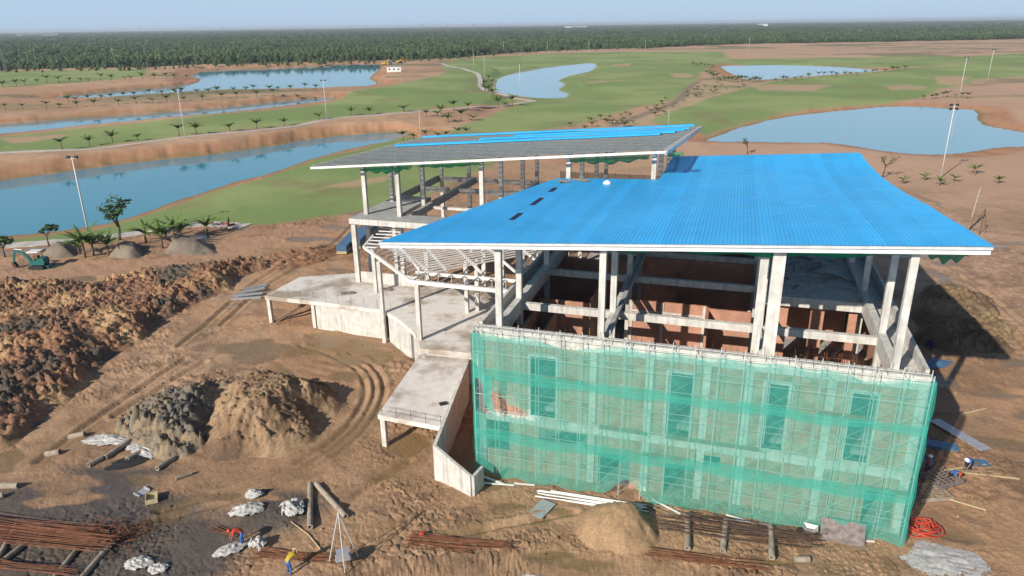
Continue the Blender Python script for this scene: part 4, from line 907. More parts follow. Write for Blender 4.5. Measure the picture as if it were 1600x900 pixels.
# ================================================================== EARTH HEAPS
def heap(name, label, outline, hfun, cols, res=0.22, cl=(1.2, 0.6, 0.3), amp=1.0, soft=3.0, seed=1, cat='heap', mid=.5):
    """a heap of dug soil: outline on the ground, lumps of several sizes"""
    P = np.array(outline); x0, y0 = P.min(0) - 1; x1, y1 = P.max(0) + 1
    nx, ny = int((x1-x0)/res) + 2, int((y1-y0)/res) + 2
    X, Y = np.meshgrid(np.linspace(x0, x1, nx), np.linspace(y0, y1, ny)); X = X.ravel(); Y = Y.ravel()
    sd, _ = poly_sd(outline, X, Y, 50); sd = sd + (fbm(X, Y, 2.5, 3, seed) - .5) * 2.2
    prof = sstep(0, 1, np.clip(-sd / soft, 0, 1)) ** 0.8
    base = terrain(X, Y, False); z = prof * hfun(X, Y)
    hsum = 0; idc = 0.5; wx = X + 1.2 * fbm(X, Y, 1.7, 3, seed + 3); wy = Y + 1.2 * fbm(X, Y, 1.7, 3, seed + 4)
    for k, s in enumerate(cl):
        h, hid = chunks(wx, wy, s, seed + 40 * k); hsum = hsum + h * 0.8 * sstep(0.15, 0.6, fbm(X, Y, s * 4, 2, seed + 60 + k))
        idc = hid if k == 0 else idc * 0.5 + hid * 0.5
    z = z + amp * (hsum + 0.5 * (fbm(X, Y, 1.1, 4, seed + 70) - .5)) * sstep(0.0, 0.35, prof)
    zz = np.where(sd < 0.25, base - 0.03 + z, base - 0.25)
    cc = np.array(cols); t = np.clip((idc - .5) * 0.7 + 2.4 * (fbm(X, Y, 4.5, 4, seed + 7) - 0.5) + mid, 0, 0.999) * (len(cc) - 1)
    i = t.astype(int); fr = (t - i)[:, None]; col = cc[i] * (1 - fr) + cc[np.minimum(i + 1, len(cc) - 1)] * fr
    F = grid_faces(ny, nx); keep = (sd[F] < 0.6).any(1); F = F[keep]
    used = np.unique(F); mp = np.full(len(X), -1); mp[used] = np.arange(len(used))
    ctr = np.array([P[:,0].mean(), P[:,1].mean(), 0.0])
    V = np.stack([X, Y, zz], 1)[used] - ctr
    o = link(name, np_mesh(name, V, mp[F], heapmat, False if amp > 0.3 else True, dict(col=col[used])), None, tuple(ctr)); return tag(o, label, cat)
heapmat = attr_mat('dug_soil', 0.95, 0.3, 6.0, 0.7, 12.0)
SOIL = [(0.10,0.082,0.064),(0.15,0.105,0.072),(0.20,0.115,0.072),(0.30,0.155,0.095),(0.24,0.135,0.075),(0.34,0.205,0.115),(0.40,0.26,0.14)]
def hz1(X, Y): return 0.0 + 1.6 * fbm(X, Y, 12, 2, 5) + 1.3 * fbm(X, Y, 4, 2, 6)
heap('spoil_heap', 'long lumpy bank of dug brown and black soil below the small excavator', PG([(-120,478),(0,448),(60,446),(150,448),(230,432),(330,420),(400,408),(434,408),(428,420),(385,430),(365,455),(330,467),(290,486),(258,505),(225,535),(172,565),(150,595),(130,612),(88,645),(38,685),(0,708),(-90,745),(-160,600)]), hz1, SOIL, 0.16, (0.8, 0.45, 0.26), 0.9, 4.5, 3, mid=.52)
c2 = G(425, 640)
def hz2(X, Y): return 2.5 + 0.8 * fbm(X, Y, 6, 2, 15)
heap('spoil_heap', 'rounded tan soil mound with a flattened top circled by tyre ruts', PG([(335,722),(300,690),(318,655),(345,622),(372,605),(440,598),(490,602),(530,615),(542,632),(522,652),(485,690),(425,722)]), hz2, [(0.13,0.085,0.055),(0.20,0.125,0.075),(0.26,0.17,0.10),(0.33,0.23,0.14),(0.30,0.20,0.115)], 0.12, (0.6, 0.33, 0.2), 0.7, 4.4, 8)
def hz3(X, Y): return 0.5 + 0.9 * fbm(X, Y, 5, 2, 25)
heap('spoil_heap', 'heap of grey and black clods leaning against the tan mound', PG([(176,672),(198,645),(258,612),(330,592),(352,602),(328,650),(335,695),(292,722),(240,712),(188,694)]), hz3, [(0.12,0.108,0.095),(0.17,0.15,0.125),(0.20,0.16,0.115),(0.28,0.205,0.125),(0.15,0.135,0.115),(0.24,0.145,0.095)], 0.12, (0.75, 0.42, 0.25), 1.0, 2.6, 12)
cs = G(972, 832)
def hz4(X, Y): return np.clip(1.95 - 0.5 * np.hypot((X - cs[0]) * 0.82, (Y - cs[1] - 0.6)), 0, 1.75)
heap('sand_heap', 'smooth cone of brown building sand in front of the net', PG([(900,812),(915,800),(950,800),(1000,800),(1028,815),(1036,842),(1020,860),(975,866),(925,858),(902,838)]), hz4, [(0.26,0.165,0.09),(0.30,0.195,0.11),(0.32,0.21,0.12)], 0.14, (0.9, 0.3), 0.10, 1.2, 18)
def hz5(X, Y): return 0.2 + 0.7 * fbm(X, Y, 5, 2, 35)
heap('spoil_heap', 'weedy brown soil heap in the roof shadow right of the building', PG([(1420,475),(1440,448),(1490,446),(1545,470),(1590,520),(1575,548),(1530,556),(1480,552),(1430,540)]), hz5, [(0.12,0.08,0.05),(0.18,0.12,0.07),(0.24,0.17,0.09),(0.28,0.19,0.11)], 0.2, (0.8, 0.45, 0.28), 0.8, 2.5, 21)
for k, (pts_, lab) in enumerate((([(66,398),(75,384),(95,380),(118,386),(120,400),(95,404)], 'low grey gravel heap behind the small excavator'), ([(172,400),(185,386),(205,382),(228,388),(230,400),(200,406)], 'grey gravel heap beside the leafy tree'), ([(258,394),(272,380),(300,375),(335,384),(338,394),(300,400)], 'grey gravel heap below the short palms'))):
    heap('gravel_heap', lab, PG(pts_), lambda X, Y: 1.5 + 0 * X, [(0.15,0.125,0.10),(0.19,0.16,0.125),(0.22,0.18,0.14)], 0.3, (0.8, 0.4), 0.12, 2.2, 31 + k)
heap('rubble_strip', 'strip of reddish rubble beside the access track', PG([(395,405),(430,392),(480,388),(545,378),(548,395),(490,412),(430,424)]), lambda X, Y: 0.1 + 0 * X, [(0.16,0.08,0.05),(0.27,0.14,0.08),(0.33,0.19,0.11)], 0.25, (0.9, 0.5), 0.55, 2.0, 44)

# ================================================================== TREES AND PALMS
def frond(mb, base, az, tilt, L_f, w, droop, n=7, mi=0):
    """one feathered leaf: a rib with leaflets on both sides"""
    d = Vector((math.cos(az), math.sin(az), 0)); pts_ = []
    for i in range(n + 1):
        t = i / n; r_ = L_f * t; el = tilt - droop * t; pts_.append(base + d * (r_ * math.cos(el * 0.7)) + Vector((0, 0, L_f * (math.sin(tilt) * t - droop * 0.55 * t * t))))
    s = Vector((-d.y, d.x, 0))
    for i in range(n):
        t = (i + 0.5) / n; ww = w * math.sin(math.pi * min(1, 0.15 + 0.85 * t)) ** 0.6 * (1 - 0.4 * t); p, q = pts_[i], pts_[i+1]
        for sg in (-1, 1):
            tip = p + (q - p) * 1.3 + s * sg * ww + Vector((0, 0, -0.35 * ww)); mb.add([p, q, tip], [(0, 1, 2)], mi)
            tip2 = p + (q - p) * 0.6 + s * sg * ww * 0.95 + Vector((0, 0, -0.45 * ww)); mb.add([p, p + (q - p) * 0.6, tip2], [(0, 1, 2)], mi)
    mb.tube(pts_, [0.03 * (1 - i / (n + 1)) + 0.008 for i in range(n + 1)], 3, mi, False)
def make_palm(seed, trunk_h, nf, L_f, lm):
    r = random.Random(seed); root = empty('palm_tree'); tb = MB(); bend = r.uniform(-.15, .15)
    tb.tube([(0, 0, -0.2), (bend * .4, 0, trunk_h * 0.5), (bend, 0, trunk_h)], [0.16, 0.11, 0.09], 7); tb.build('trunk', M['trunk'], root, True)
    cb_ = MB()
    for k in range(nf):
        frond(cb_, Vector((bend, 0, trunk_h - 0.05)), k * 2.4 + r.uniform(-.3, .3), r.uniform(0.55, 1.4), L_f * r.uniform(.75, 1.1), L_f * 0.2, r.uniform(0.35, 1.15))
    cb_.build('crown', M[lm], root); return root
PALMS = [make_palm(1, 1.5, 13, 2.3, 'leaf'), make_palm(2, 2.0, 11, 2.1, 'leafd'), make_palm(3, 1.2, 12, 2.0, 'leaf'), make_palm(4, 1.0, 10, 1.7, 'leafo')]
_pk = [children(p) for p in PALMS]; _pu = [False] * 4
def put_palm(px, py, z, kind, s, label, group):
    g_ = G(px, py, z); zz = ground_z(g_[0], g_[1])
    if _pu[kind]: o = copy_tree(PALMS[kind], None, _pk[kind])
    else: o = PALMS[kind]; _pu[kind] = True
    o.location = (g_[0], g_[1], zz); o.rotation_euler = (0, 0, random.uniform(0, 6.28)); s *= 0.98; o.scale = (s, s, s * random.uniform(.9, 1.15)); tag(o, label, 'palm', group)
def along(pts_, n, jit=0.25):
    P = np.array(pts_, float); seg = np.hypot(*np.diff(P, axis=0).T); cum = np.concatenate([[0], np.cumsum(seg)]); out = []
    for k in range(n):
        s = cum[-1] * (k + 0.5 + random.uniform(-jit, jit)) / n; out.append((np.interp(s, cum, P[:, 0]), np.interp(s, cum, P[:, 1])))
    return out
ROWS = [
    ([(95,158),(200,151),(300,146),(400,140),(500,137)], 22, NZ, 1.15, 'young palm in the row along the south shore of the far left lake', 'palms on the far lake shore'),
    ([(0,170),(60,168),(150,164),(250,159),(330,154),(430,149),(500,146)], 18, NZ, 1.1, 'young palm in the row on the bare dyke between two lakes', 'palms on the dyke'),
    ([(0,135),(40,131),(100,127),(170,124),(250,122),(300,118)], 18, NZ, 1.3, 'bushy palm in the line below the forest beyond the dyke', 'palms below the forest'),
    ([(70,236),(112,232),(135,227),(155,225),(168,222),(355,206),(382,201),(412,199),(492,188),(555,178),(583,178),(608,177),(650,171)], 13, NZ, 1.25, 'palm beside the pale cart path above the near lake', 'palms on the cart path'),
    ([(660,182),(684,178),(700,172),(735,168),(740,180),(690,184),(675,176)], 8, NZ, 1.3, 'palm on the orange bank at the end of the near lake', 'palms on the orange bank'),
    ([(755,140),(762,132),(758,124),(765,118),(772,130),(756,135),(780,160),(795,158),(805,157)], 11, NZ, 1.4, 'dark palm clustered at the bend of the cart path', 'palms at the path bend'),
    ([(625,213),(652,211),(690,214),(705,212),(725,213),(737,214)], 7, 0, 1.1, 'low palm growing just behind the unfinished roof', 'palms behind the roof'),
    ([(1103,113),(1112,119),(1120,123),(1135,125),(1150,127),(1160,124),(1172,127),(1190,126)], 16, 0, 1.25, 'palm crowding the near left corner of the pale middle lake', 'palms at the middle lake corner'),
    ([(1205,126),(1250,123),(1290,119),(1330,116),(1370,111),(1410,108),(1420,106)], 20, 0, 1.1, 'palm in the row along the near shore of the pale middle lake', 'palms on the middle lake shore'),
    ([(1080,100),(1100,101),(1118,103)], 8, 0, 1.1, 'small palm at the far left end of the pale middle lake', 'palms at the lake end'),
    ([(1440,152),(1460,151),(1480,149),(1500,150),(1515,151)], 8, 0, 0.9, 'small palm on the dry slope above the large right lake', 'palms above the right lake'),
]
for pts_, n, z, s, lab, grp in ROWS:
    for (px, py) in along(pts_, n): put_palm(px, py + 2, z, random.choice((0, 0, 1, 2)), s * random.uniform(.8, 1.2), lab, grp)
for k in range(62):                                   # low shrubs planted on the sandy strip
    t = random.random(); cx_ = np.interp(t, [0, .35, .6, .8, 1], [910, 985, 1055, 1110, 1165]); cy_ = np.interp(t, [0, .35, .6, .8, 1], [205, 187, 160, 140, 131])
    put_palm(cx_ + random.uniform(-22, 30), cy_ + random.uniform(-8, 6), 0, 3, random.uniform(.7, 1.15), 'low olive palm planted on the sandy strip between two fairways', 'palms on the sandy strip')
for px, py, s in ((124, 396, 1.3), (133, 402, 1.6), (146, 398, 1.5), (170, 398, 1.25), (228, 378, 1.5), (254, 388, 1.55), (273, 374, 1.4), (284, 374, 1.4), (325, 366, 1.35)):
    put_palm(px, py, 0, random.choice((0, 2)), s, 'young coconut palm between the gravel heaps and the near path', 'palms by the gravel heaps')
for px, py, s in ((1411, 286, .75), (1444, 281, .75), (1468, 289, .85), (1491, 283, .75), (1560, 286, .75), (1523, 272, 1.0)):
    put_palm(px, py, 0, 2, s, 'small staked palm on the bare dirt beyond the blue roof', 'staked palms on bare dirt')

def make_tree(name, label, loc, h, cw, seed, lm, nl, leaf=0.22, sparse=1.0, group=None, cat='tree'):
    r = random.Random(seed); root = empty(name, loc, 0, label, cat, group); tb = MB(); tips = []
    def limb(p, d, L_b, r0, lev_):
        q = p + d * L_b; mid = p + d * L_b * 0.5 + Vector((r.uniform(-.1, .1), r.uniform(-.1, .1), 0)) * L_b * .5
        tb.tube([p, mid, q], [r0, r0 * .8, r0 * .6], 6 if lev_ < 2 else 4)
        if lev_ >= 2: tips.append((q, L_b)); tips.append((mid, L_b * .8)); return
        for k in range(3 if lev_ else 4):
            a = r.uniform(0, 6.28); dd = (d * 0.75 + Vector((math.cos(a), math.sin(a), r.uniform(-.1, .4))) * 0.75 * cw).normalized(); limb(p + d * L_b * r.uniform(.6, 1), dd, L_b * r.uniform(.5, .75), r0 * .55, lev_ + 1)
    limb(Vector((0, 0, -0.1)), Vector((r.uniform(-.1, .1), r.uniform(-.1, .1), 1)).normalized(), h * 0.45, h * 0.022 + 0.03, 0)
    tb.build('trunk', M['bark'], root, True); cbm = MB()
    for (p, L_b) in tips:
        for k in range(int(nl * sparse)):
            c = p + Vector((r.gauss(0, .35), r.gauss(0, .35), r.gauss(0, .28))) * L_b * .75; q = Vector((r.gauss(0, 1), r.gauss(0, 1), r.gauss(.6, 1))).normalized().to_track_quat('Z', 'Y'); s = leaf * r.uniform(.6, 1.4)
            cbm.add([c + q @ Vector(v) for v in ((-s, 0, 0), (0, -s * .5, .06 * s), (s, 0, 0), (0, s * .5, .06 * s))], [(0, 1, 2, 3)])
    cbm.build('crown', M[lm], root); return root
def gl(px, py, z=0): p = G(px, py, z); return (p[0], p[1], ground_z(p[0], p[1]))
make_tree('leafy_tree', 'tall leafy green tree beside the near cart path', gl(187, 374), 8.2, 0.85, 5, 'leafd', 16, 0.34)
make_tree('topiary_tree', 'dark tree with separate leaf tufts near the lake edge', gl(76, 381), 4.6, 0.9, 9, 'leafd', 13, 0.24)
make_tree('topiary_tree', 'dark staked tree beside the small excavator', gl(8, 402), 4.8, 0.9, 12, 'leafd', 13, 0.24)
make_tree('sparse_tree', 'thin nearly bare tree standing right of the blue roof', gl(1378, 277), 6.4, 0.9, 15, 'leafo', 4, 0.2)
make_tree('sparse_tree', 'wispy young tree rising above the back of the blue roof', gl(1168, 241), 5.0, 0.7, 18, 'leafo', 4, 0.2)
st = MB()
for k in range(3): a_ = k * 2.1; st.tube([(1.1 * math.cos(a_), 1.1 * math.sin(a_), 0), (0, 0, 2.2)], 0.05, 5)
for px, py, lab in ((8, 403, 'three wooden stakes propping the dark tree beside the excavator'), (1523, 273, 'three pale stakes propping a palm on the bare dirt')):
    o = st.build('tree_stakes', M['wood'], None, loc=gl(px, py)); tag(o, lab, 'stakes')

# ================================================================== LIGHT POLES
def light_pole(px, py, z, h, label, heads=4, r0=0.14, group=None):
    loc = gl(px, py, z); root = empty('light_pole', loc, 0, label, 'light pole', group)
    MB().tube([(0, 0, -0.3), (0, 0, h * 0.6), (0, 0, h)], [r0, r0 * .75, r0 * .55], 8).build('pole', M['pole'], root, True)
    if heads:
        MB().beam((-0.75, 0, h - 0.1), (0.75, 0, h - 0.1), 0.08, 0.08).build('crossbar', M['pole'], root)
        if heads > 2: MB().beam((-0.75, 0, h - 0.9), (0.75, 0, h - 0.9), 0.08, 0.08).build('crossbar', M['pole'], root)
        for k in range(heads):
            x_ = (-0.62, 0.62)[k % 2]; z_ = h + 0.12 - (0.8 if k >= 2 else 0); mb = MB(); mb.beam((x_, -0.12, z_ + 0.1), (x_, 0.2, z_ - 0.12), 0.5, 0.42); mb.build('floodlight', M['dark'], root)
    return root
light_pole(140, 372, 0, 13.6, 'tall grey floodlight pole beside the near cart path', 2, 0.17)
light_pole(290, 217, NZ, 13.2, 'grey floodlight pole on the path above the near lake', 2)
light_pole(511, 188, NZ, 13.0, 'grey floodlight pole on the path by the long fairway', 2)
light_pole(1470, 277, 0, 15.2, 'floodlight pole with four dark lamps before the right lake', 4)
light_pole(1499, 151, 0, 16.5, 'floodlight pole standing on the dry slope above the right lake', 2)
light_pole(1543, 126, 0, 15.5, 'floodlight pole beside the green rough on the far right', 2)
light_pole(657, 214, 0, 8.0, 'thin grey pole just behind the unfinished roof', 0, 0.1)
light_pole(1044, 198, 0, 5.5, 'short pale pole by the far corner of the unfinished roof', 0, 0.08)
light_pole(740, 108, NZ, 13.5, 'floodlight pole at the upper bend of the cart path', 2)
light_pole(757, 120, NZ, 14.0, 'floodlight pole among the palms of the path bend', 2)
for px, py in ((787, 82), (855, 82), (920, 82), (1008, 82), (57, 98), (178, 95), (228, 92), (1170, 76), (812, 130), (560, 84)):
    light_pole(px, py + 2, 0, 13.5, 'slim distant floodlight pole on the far side of the course', 2, 0.16, 'distant floodlight poles')
# leaning concrete pole and wire tripod on the right
o = MB().tube([(0, 0, -0.2), (0.95, 0.5, 7.0)], [0.17, 0.13], 8).build('leaning_pole', M['pile'], None, True, loc=gl(1512, 360)); tag(o, 'slightly leaning pale concrete pole beyond the roof tip', 'pole')
o = MB().tube([(0, 0, 0), (0.2, 0.1, 4.2)], 0.05, 5).tube([(1.3, .5, 0), (.2, .1, 4.1)], 0.03, 4).tube([(-.9, 1.2, 0), (.2, .1, 4.1)], 0.03, 4).build('survey_tripod', M['rustd'], None, loc=gl(1530, 366)); tag(o, 'dark thin tripod standing near the leaning pole', 'tripod')
# lattice mast on the far left
o = MB(); 
for sx_ in (-1, 1):
    for sy_ in (-1, 1): o.tube([(sx_ * 1.0, sy_ * 1.0, 0), (sx_ * .15, sy_ * .15, 26)], 0.08, 4)
for k in range(12):
    q = 26 * k / 12; w0 = 1.0 - .85 * k / 12; w1 = 1.0 - .85 * (k + 1) / 12
    for (u0, v0, u1, v1) in ((-1, -1, 1, -1), (1, -1, 1, 1), (1, 1, -1, 1), (-1, 1, -1, -1)): o.tube([(u0 * w0, v0 * w0, q), (u1 * w1, v1 * w1, q + 26 / 12)], 0.04, 4)
o = o.build('lattice_mast', M['steel'], None, loc=gl(10, 116, NZ)); tag(o, 'thin steel lattice mast at the edge of the forest', 'mast')

# ================================================================== SITE STORES AND SMALL THINGS
def onground(px, py, z=0.0): return Vector(gl(px, py, z))
def az(p, q): d = Vector(q) - Vector(p); return math.atan2(d.y, d.x)
def pile_piece(p0, p1, r, label, group=None, name='concrete_pile', hollow=True, lift=0.0):
    a_, b_ = onground(*p0), onground(*p1); a_.z += r * 0.85 + lift; b_.z += r * 0.85 + lift
    mid = (a_ + b_) / 2; mb = MB()
    if hollow: mb.pipe(a_ - mid, b_ - mid, r, r * 0.58, 16)
    else: mb.tube([a_ - mid, b_ - mid], r, 14)
    o = mb.build(name, M['pile'], None, False, loc=tuple(mid)); return tag(o, label, 'concrete pipe', group)
for p0, p1, lab in (((108,683),(133,681),'short pale pile piece lying alone above the white tarp'), ((72,710),(95,710),'stubby pale pile piece left of the white tarp'), ((-4,763),(30,763),'pale pile piece at the edge of the dark mud'), ((-10,782),(6,778),'dark pile piece at the edge of the dark mud')):
    pile_piece(p0, p1, 0.24, lab, hollow=True)
for p0, p1, r, lab in (((165,718),(203,692),0.2,'long hollow pile half under the white tarp'), ((199,720),(222,706),0.2,'hollow pile with its open end toward the dark mud'), ((139,731),(160,719),0.2,'short hollow pile at the tip of the dark mud'), ((246,735),(272,716),0.2,'hollow pile at the right end of the white tarp'), ((275,751),(300,741),0.16,'half buried hollow pile in the tyre track')):
    pile_piece(p0, p1, r, lab)
pile_piece((485,829),(485,758),0.2,'long grey concrete pile lying straight in the mud'); pile_piece((541,812),(494,758),0.2,'long tan concrete pile lying askew beside another')
for p0, p1, lab in (((1074,862),(1074,808),'concrete pile carrying rebar nearest the sand heap'), ((1129,866),(1133,824),'middle concrete pile under the long rebar'), ((1205,880),(1203,828),'concrete pile under the tapered end of the rebar')):
    pile_piece(p0, p1, 0.2, lab)
pile_piece((1242,877),(1264,876),0.2,'short loose pile stub beyond the rebar end')
for k, (p0, p1) in enumerate((((-20,910),(30,815)),((5,880),(50,845)),((70,925),(125,855)),((120,915),(178,850)),((60,850),(78,822)))):
    pile_piece(p0, p1, 0.17, 'round grey concrete pile laid as a bearer under the rusty rebar stack', 'bearers under the rebar stack', hollow=False)

def rebar(p0, p1, n, spread, label, m='rust', layers=2, lift=0.42, wob=0.25, r=0.022, group=None):
    """a loose bundle of long bars"""
    a_, b_ = onground(*p0), onground(*p1); mid = (a_ + b_) / 2; d = (b_ - a_); s = Vector((-d.y, d.x, 0)).normalized(); mb = MB(); rr_ = random.Random(int(p0[0] * 7 + p0[1]))
    for k in range(n):
        o0 = (k / max(1, n - 1) - .5) * spread + rr_.uniform(-wob, wob); o1 = (k / max(1, n - 1) - .5) * spread * rr_.uniform(.7, 1.1) + rr_.uniform(-wob, wob); e0, e1 = rr_.uniform(-.05, .06), rr_.uniform(-.08, .05)
        zz_ = lift + rr_.uniform(0, layers * .05); p = a_ - mid + d * e0 + s * o0; q = b_ - mid + d * e1 + s * o1; mm = (p + q) / 2 + s * rr_.uniform(-wob, wob) * .5 - Vector((0, 0, rr_.uniform(0, .08)))
        p.z += zz_; q.z += zz_; mm.z += zz_; mb.tube([p, (p + mm) / 2, mm, (mm + q) / 2, q], r, 4)
    o = mb.build('rebar_bundle', M[m], None, loc=tuple(mid)); return tag(o, label, 'rebar', group)
rebar((-60,835),(172,862),34,2.0,'broad rusty rebar stack on round bearers at the dark mud',layers=4,r=0.028)
rebar((-50,818),(165,845),18,1.2,'looser rusty bars lying behind the broad rebar stack',layers=2)
rebar((-60,885),(115,905),12,0.8,'rusty bars at the front of the broad rebar stack')
rebar((640,846),(800,858),22,0.7,'narrow rusty rebar bundle with a red rag on it',layers=3,lift=0.2)
rebar((635,852),(740,862),8,0.5,'short rusty bars beside the narrow rebar bundle',lift=0.12)
rebar((400,868),(525,880),16,0.7,'rusty rebar bundle beside the yellow shirted worker',lift=0.15)
rebar((1020,826),(1275,856),17,1.7,'long dark rebar bundle resting on three piles',m='rustd',layers=3,r=0.02)
rebar((1060,815),(1270,848),12,0.9,'dark bars spread behind the long rebar bundle',m='rustd')
rebar((1010,868),(1195,892),16,0.8,'dark rebar bundle lying low in front of the piles',m='rust',lift=0.2)
rebar((330,826),(372,840),6,0.4,'few rusty bars by the red shirted worker',lift=0.08)
for k, (px, py, n, s_, lab) in enumerate(((198, 840, 130, 1.5, 'tangled heap of rusty tie wire and offcuts'), (150, 836, 60, 1.0, 'small tangle of rusty wire behind the rebar stack'))):
    mb = MB(); rr_ = random.Random(k)
    for i in range(n):
        p = Vector((rr_.gauss(0, s_ * .5), rr_.gauss(0, s_ * .45), abs(rr_.gauss(0, .3)))); d = Vector((rr_.gauss(0, 1), rr_.gauss(0, 1), rr_.gauss(0, .35))).normalized(); L_ = rr_.uniform(.4, 1.3); m_ = p + d * L_ * .5 + Vector((rr_.gauss(0, .15), rr_.gauss(0, .15), .12)); mb.tube([p, m_, p + d * L_], 0.018, 3)
    o = mb.build('wire_tangle', M['rust'], None, loc=tuple(onground(px, py))); tag(o, lab, 'wire')
def cloth(name, px, py, sx, sy, h, seed, label, m='bag', cat='tarp', rz=0.0, peak=0.5):
    N = 40; rr_ = np.random.default_rng(seed); u, v = np.meshgrid(np.linspace(-1, 1, N), np.linspace(-1, 1, N)); e = np.hypot(u, v)
    X = u * sx * (0.75 + 0.5 * fbm(u * 2 + seed, v * 2, 1.1, 3, seed)); Y = v * sy * (0.75 + 0.5 * fbm(u * 2, v * 2 + seed, 1.1, 3, seed + 3))
    Z = h * 0.8 * np.clip(1.05 - e, 0, 1) ** peak * (0.35 + 1.1 * fbm(u * 3, v * 3, 0.9, 3, seed + 5)) + (0.5 - np.abs(fbm(u * 2.4 + seed + v, v * 5 - u, 1.0, 3, seed + 9) - .5) * 2.8) * 0.2 * (0.5 + h) * np.clip(1.1 - e, 0, 1) + 0.03
    c, s = math.cos(rz), math.sin(rz); p = onground(px, py); P = np.stack([X * c - Y * s, X * s + Y * c, Z], -1)
    keep_ = e.ravel() < 0.97 + 0.4 * (fbm(u.ravel() * 3, v.ravel() * 3, 1, 2, seed + 1) - .5); F = grid_faces(N, N); F = F[keep_[F].all(1)]
    o = link(name, np_mesh(name, P.reshape(-1, 3), F, M[m], True), None, tuple(p)); return tag(o, label, cat)
cloth('white_tarp', 172, 690, 2.3, 0.9, 0.45, 1, 'crumpled white tarp over the ends of the hollow piles', rz=-0.1)
cloth('white_tarp', 222, 703, 2.0, 0.8, 0.35, 2, 'white tarp strip beside the grey clods', rz=-0.5)
cloth('white_tarp', 1478, 878, 2.6, 1.9, 0.16, 3, 'spread white tarp near the coiled red hose', rz=-0.4, peak=.9)
cloth('white_sack', 398, 776, 0.75, 0.6, 0.7, 4, 'white sack beside a dark blue cloth', cat='sack')
cloth('white_sack', 386, 800, 1.2, 0.75, 0.6, 5, 'sprawling white sack below the other white sack', cat='sack', rz=.4)
cloth('white_sack', 458, 802, 1.0, 0.8, 1.0, 6, 'bulging white sack left of the straight concrete pile', cat='sack', rz=-.5, peak=.35)
cloth('white_sack', 404, 856, 0.65, 0.55, 0.85, 7, 'bluish white full sack by the stooping workers', cat='sack', peak=.3)
cloth('white_sack', 360, 862, 1.1, 0.6, 0.4, 8, 'crumpled dirty white sheet beside the red shirted worker', cat='sack', rz=.6)
cloth('white_sack', 218, 884, 0.9, 0.7, 0.4, 9, 'dirty white sacking at the foot of the wire heap', cat='sack')
cloth('white_sack', 248, 890, 0.7, 0.5, 0.4, 10, 'small dirty white bag beside the sacking', cat='sack')
cloth('black_sheet', 200, 722, 2.2, 0.9, 0.15, 11, 'black plastic sheet spread under the hollow piles', 'dark', rz=.6, peak=1)
cloth('navy_cloth', 412, 770, 0.55, 0.4, 0.35, 12, 'dark blue cloth heap touching a white sack', 'navyc', 'cloth')
cloth('red_rag', 660, 842, 0.22, 0.2, 0.5, 13, 'small bright red rag on the narrow rebar bundle', 'redc', 'rag', peak=.3)
cloth('blue_sheet', 1462, 568, 1.8, 1.0, 0.25, 14, 'blue grey plastic sheet lying in the building shadow', 'panelb', 'sheet', rz=.3, peak=1)
cloth('navy_cloth', 1452, 545, 0.6, 0.6, 0.9, 15, 'dark blue covered bundle in the roof shadow', 'navyc', 'bundle', peak=.3)
cloth('grey_sheet', 835, 902, 1.6, 0.25, 0.1, 16, 'pale plastic strip at the muddy foreground', 'bag', 'sheet', rz=-.2)
for px, py, sx, sy, rz_, m_, lab, nm in ((847, 797, .55, .95, -.6, 'tint', 'small grey metal plate lying on the mud', 'metal_plate'), (1498, 682, .55, 2.4, .35, 'tint', 'long clear sheet lying on the dirt right of the building', 'plastic_sheet'), (1528, 727, .8, .45, .1, 'panelb', 'small dark panel beside the bending workers', 'panel'), (238, 783, .4, .5, .4, 'cream', 'open cream carton on the dark mud', 'carton'), (222, 770, .35, .45, -.5, 'tint', 'grey metal tray on the dark mud', 'tray'), (1460, 698, 1.6, .5, -.35, 'panelb', 'stack of dark blue planks beside the net corner', 'plank_stack')):
    h_ = 0.22 if nm in ('carton', 'plank_stack') else 0.06; p = onground(px, py); mb = MB(); mb.box(-sx, sx, -sy, sy, 0.02, h_)
    if nm == 'carton': mb = MB().box(-sx, sx, -sy, -sy + .04, 0, .35).box(-sx, sx, sy - .04, sy, 0, .35).box(-sx, -sx + .04, -sy + .05, sy - .05, 0, .35).box(sx - .04, sx, -sy + .05, sy - .05, 0, .35).box(-sx + .05, sx - .05, -sy + .05, sy - .05, 0, .03)
    if nm == 'tray': mb = MB().box(-sx, sx, -sy, sy, .02, .05).box(-sx, sx, -sy, -sy + .05, .05, .2).box(-sx, sx, sy - .05, sy, .05, .2)
    o = mb.build(nm, M[m_], None, loc=tuple(p), rot=(0.02, 0.03, rz_)); tag(o, lab, nm.replace('_', ' '))
# white pipes bundle by the net
WP = onground(925, 786); mb = MB(); rr_ = random.Random(4)
for k in range(11):
    y_ = rr_.uniform(-.45, .45); mb.tube([(-3.4 + rr_.uniform(-.8, .5), y_, .1 + .08 * (k % 3)), (3.3 + rr_.uniform(-.5, .8), y_ + rr_.uniform(-.3, .2), .1 + .08 * (k % 3))], .045, 6)
o = mb.build('pipe_bundle', M['whitep'], None, loc=tuple(WP), rot=(0, 0, YAW + .05)); tag(o, 'bundle of thin white pipes lying before the net', 'pipes')
# loose scaffold planks and timber at the foot of the net
rr_ = random.Random(12)
for k in range(26):
    a_ = rr_.uniform(1.0, 29.0); o = MB().box(-rr_.uniform(.5, 1.5), rr_.uniform(.5, 1.5), -.07, .07, 0, .05).build('timber_offcut', M['wood' if k % 3 else 'whitep'], None, loc=tuple(Vector(Wd(a_, -rr_.uniform(1.5, 2.3), 0)) + Vector((0, 0, ground_z(*Wd(a_, -1.9)[:2]) + .06))), rot=(0, 0, YAW + rr_.uniform(-.5, .5)))
    tag(o, 'short timber or pipe offcut lying along the foot of the debris net', 'timber', 'offcuts along the net foot')
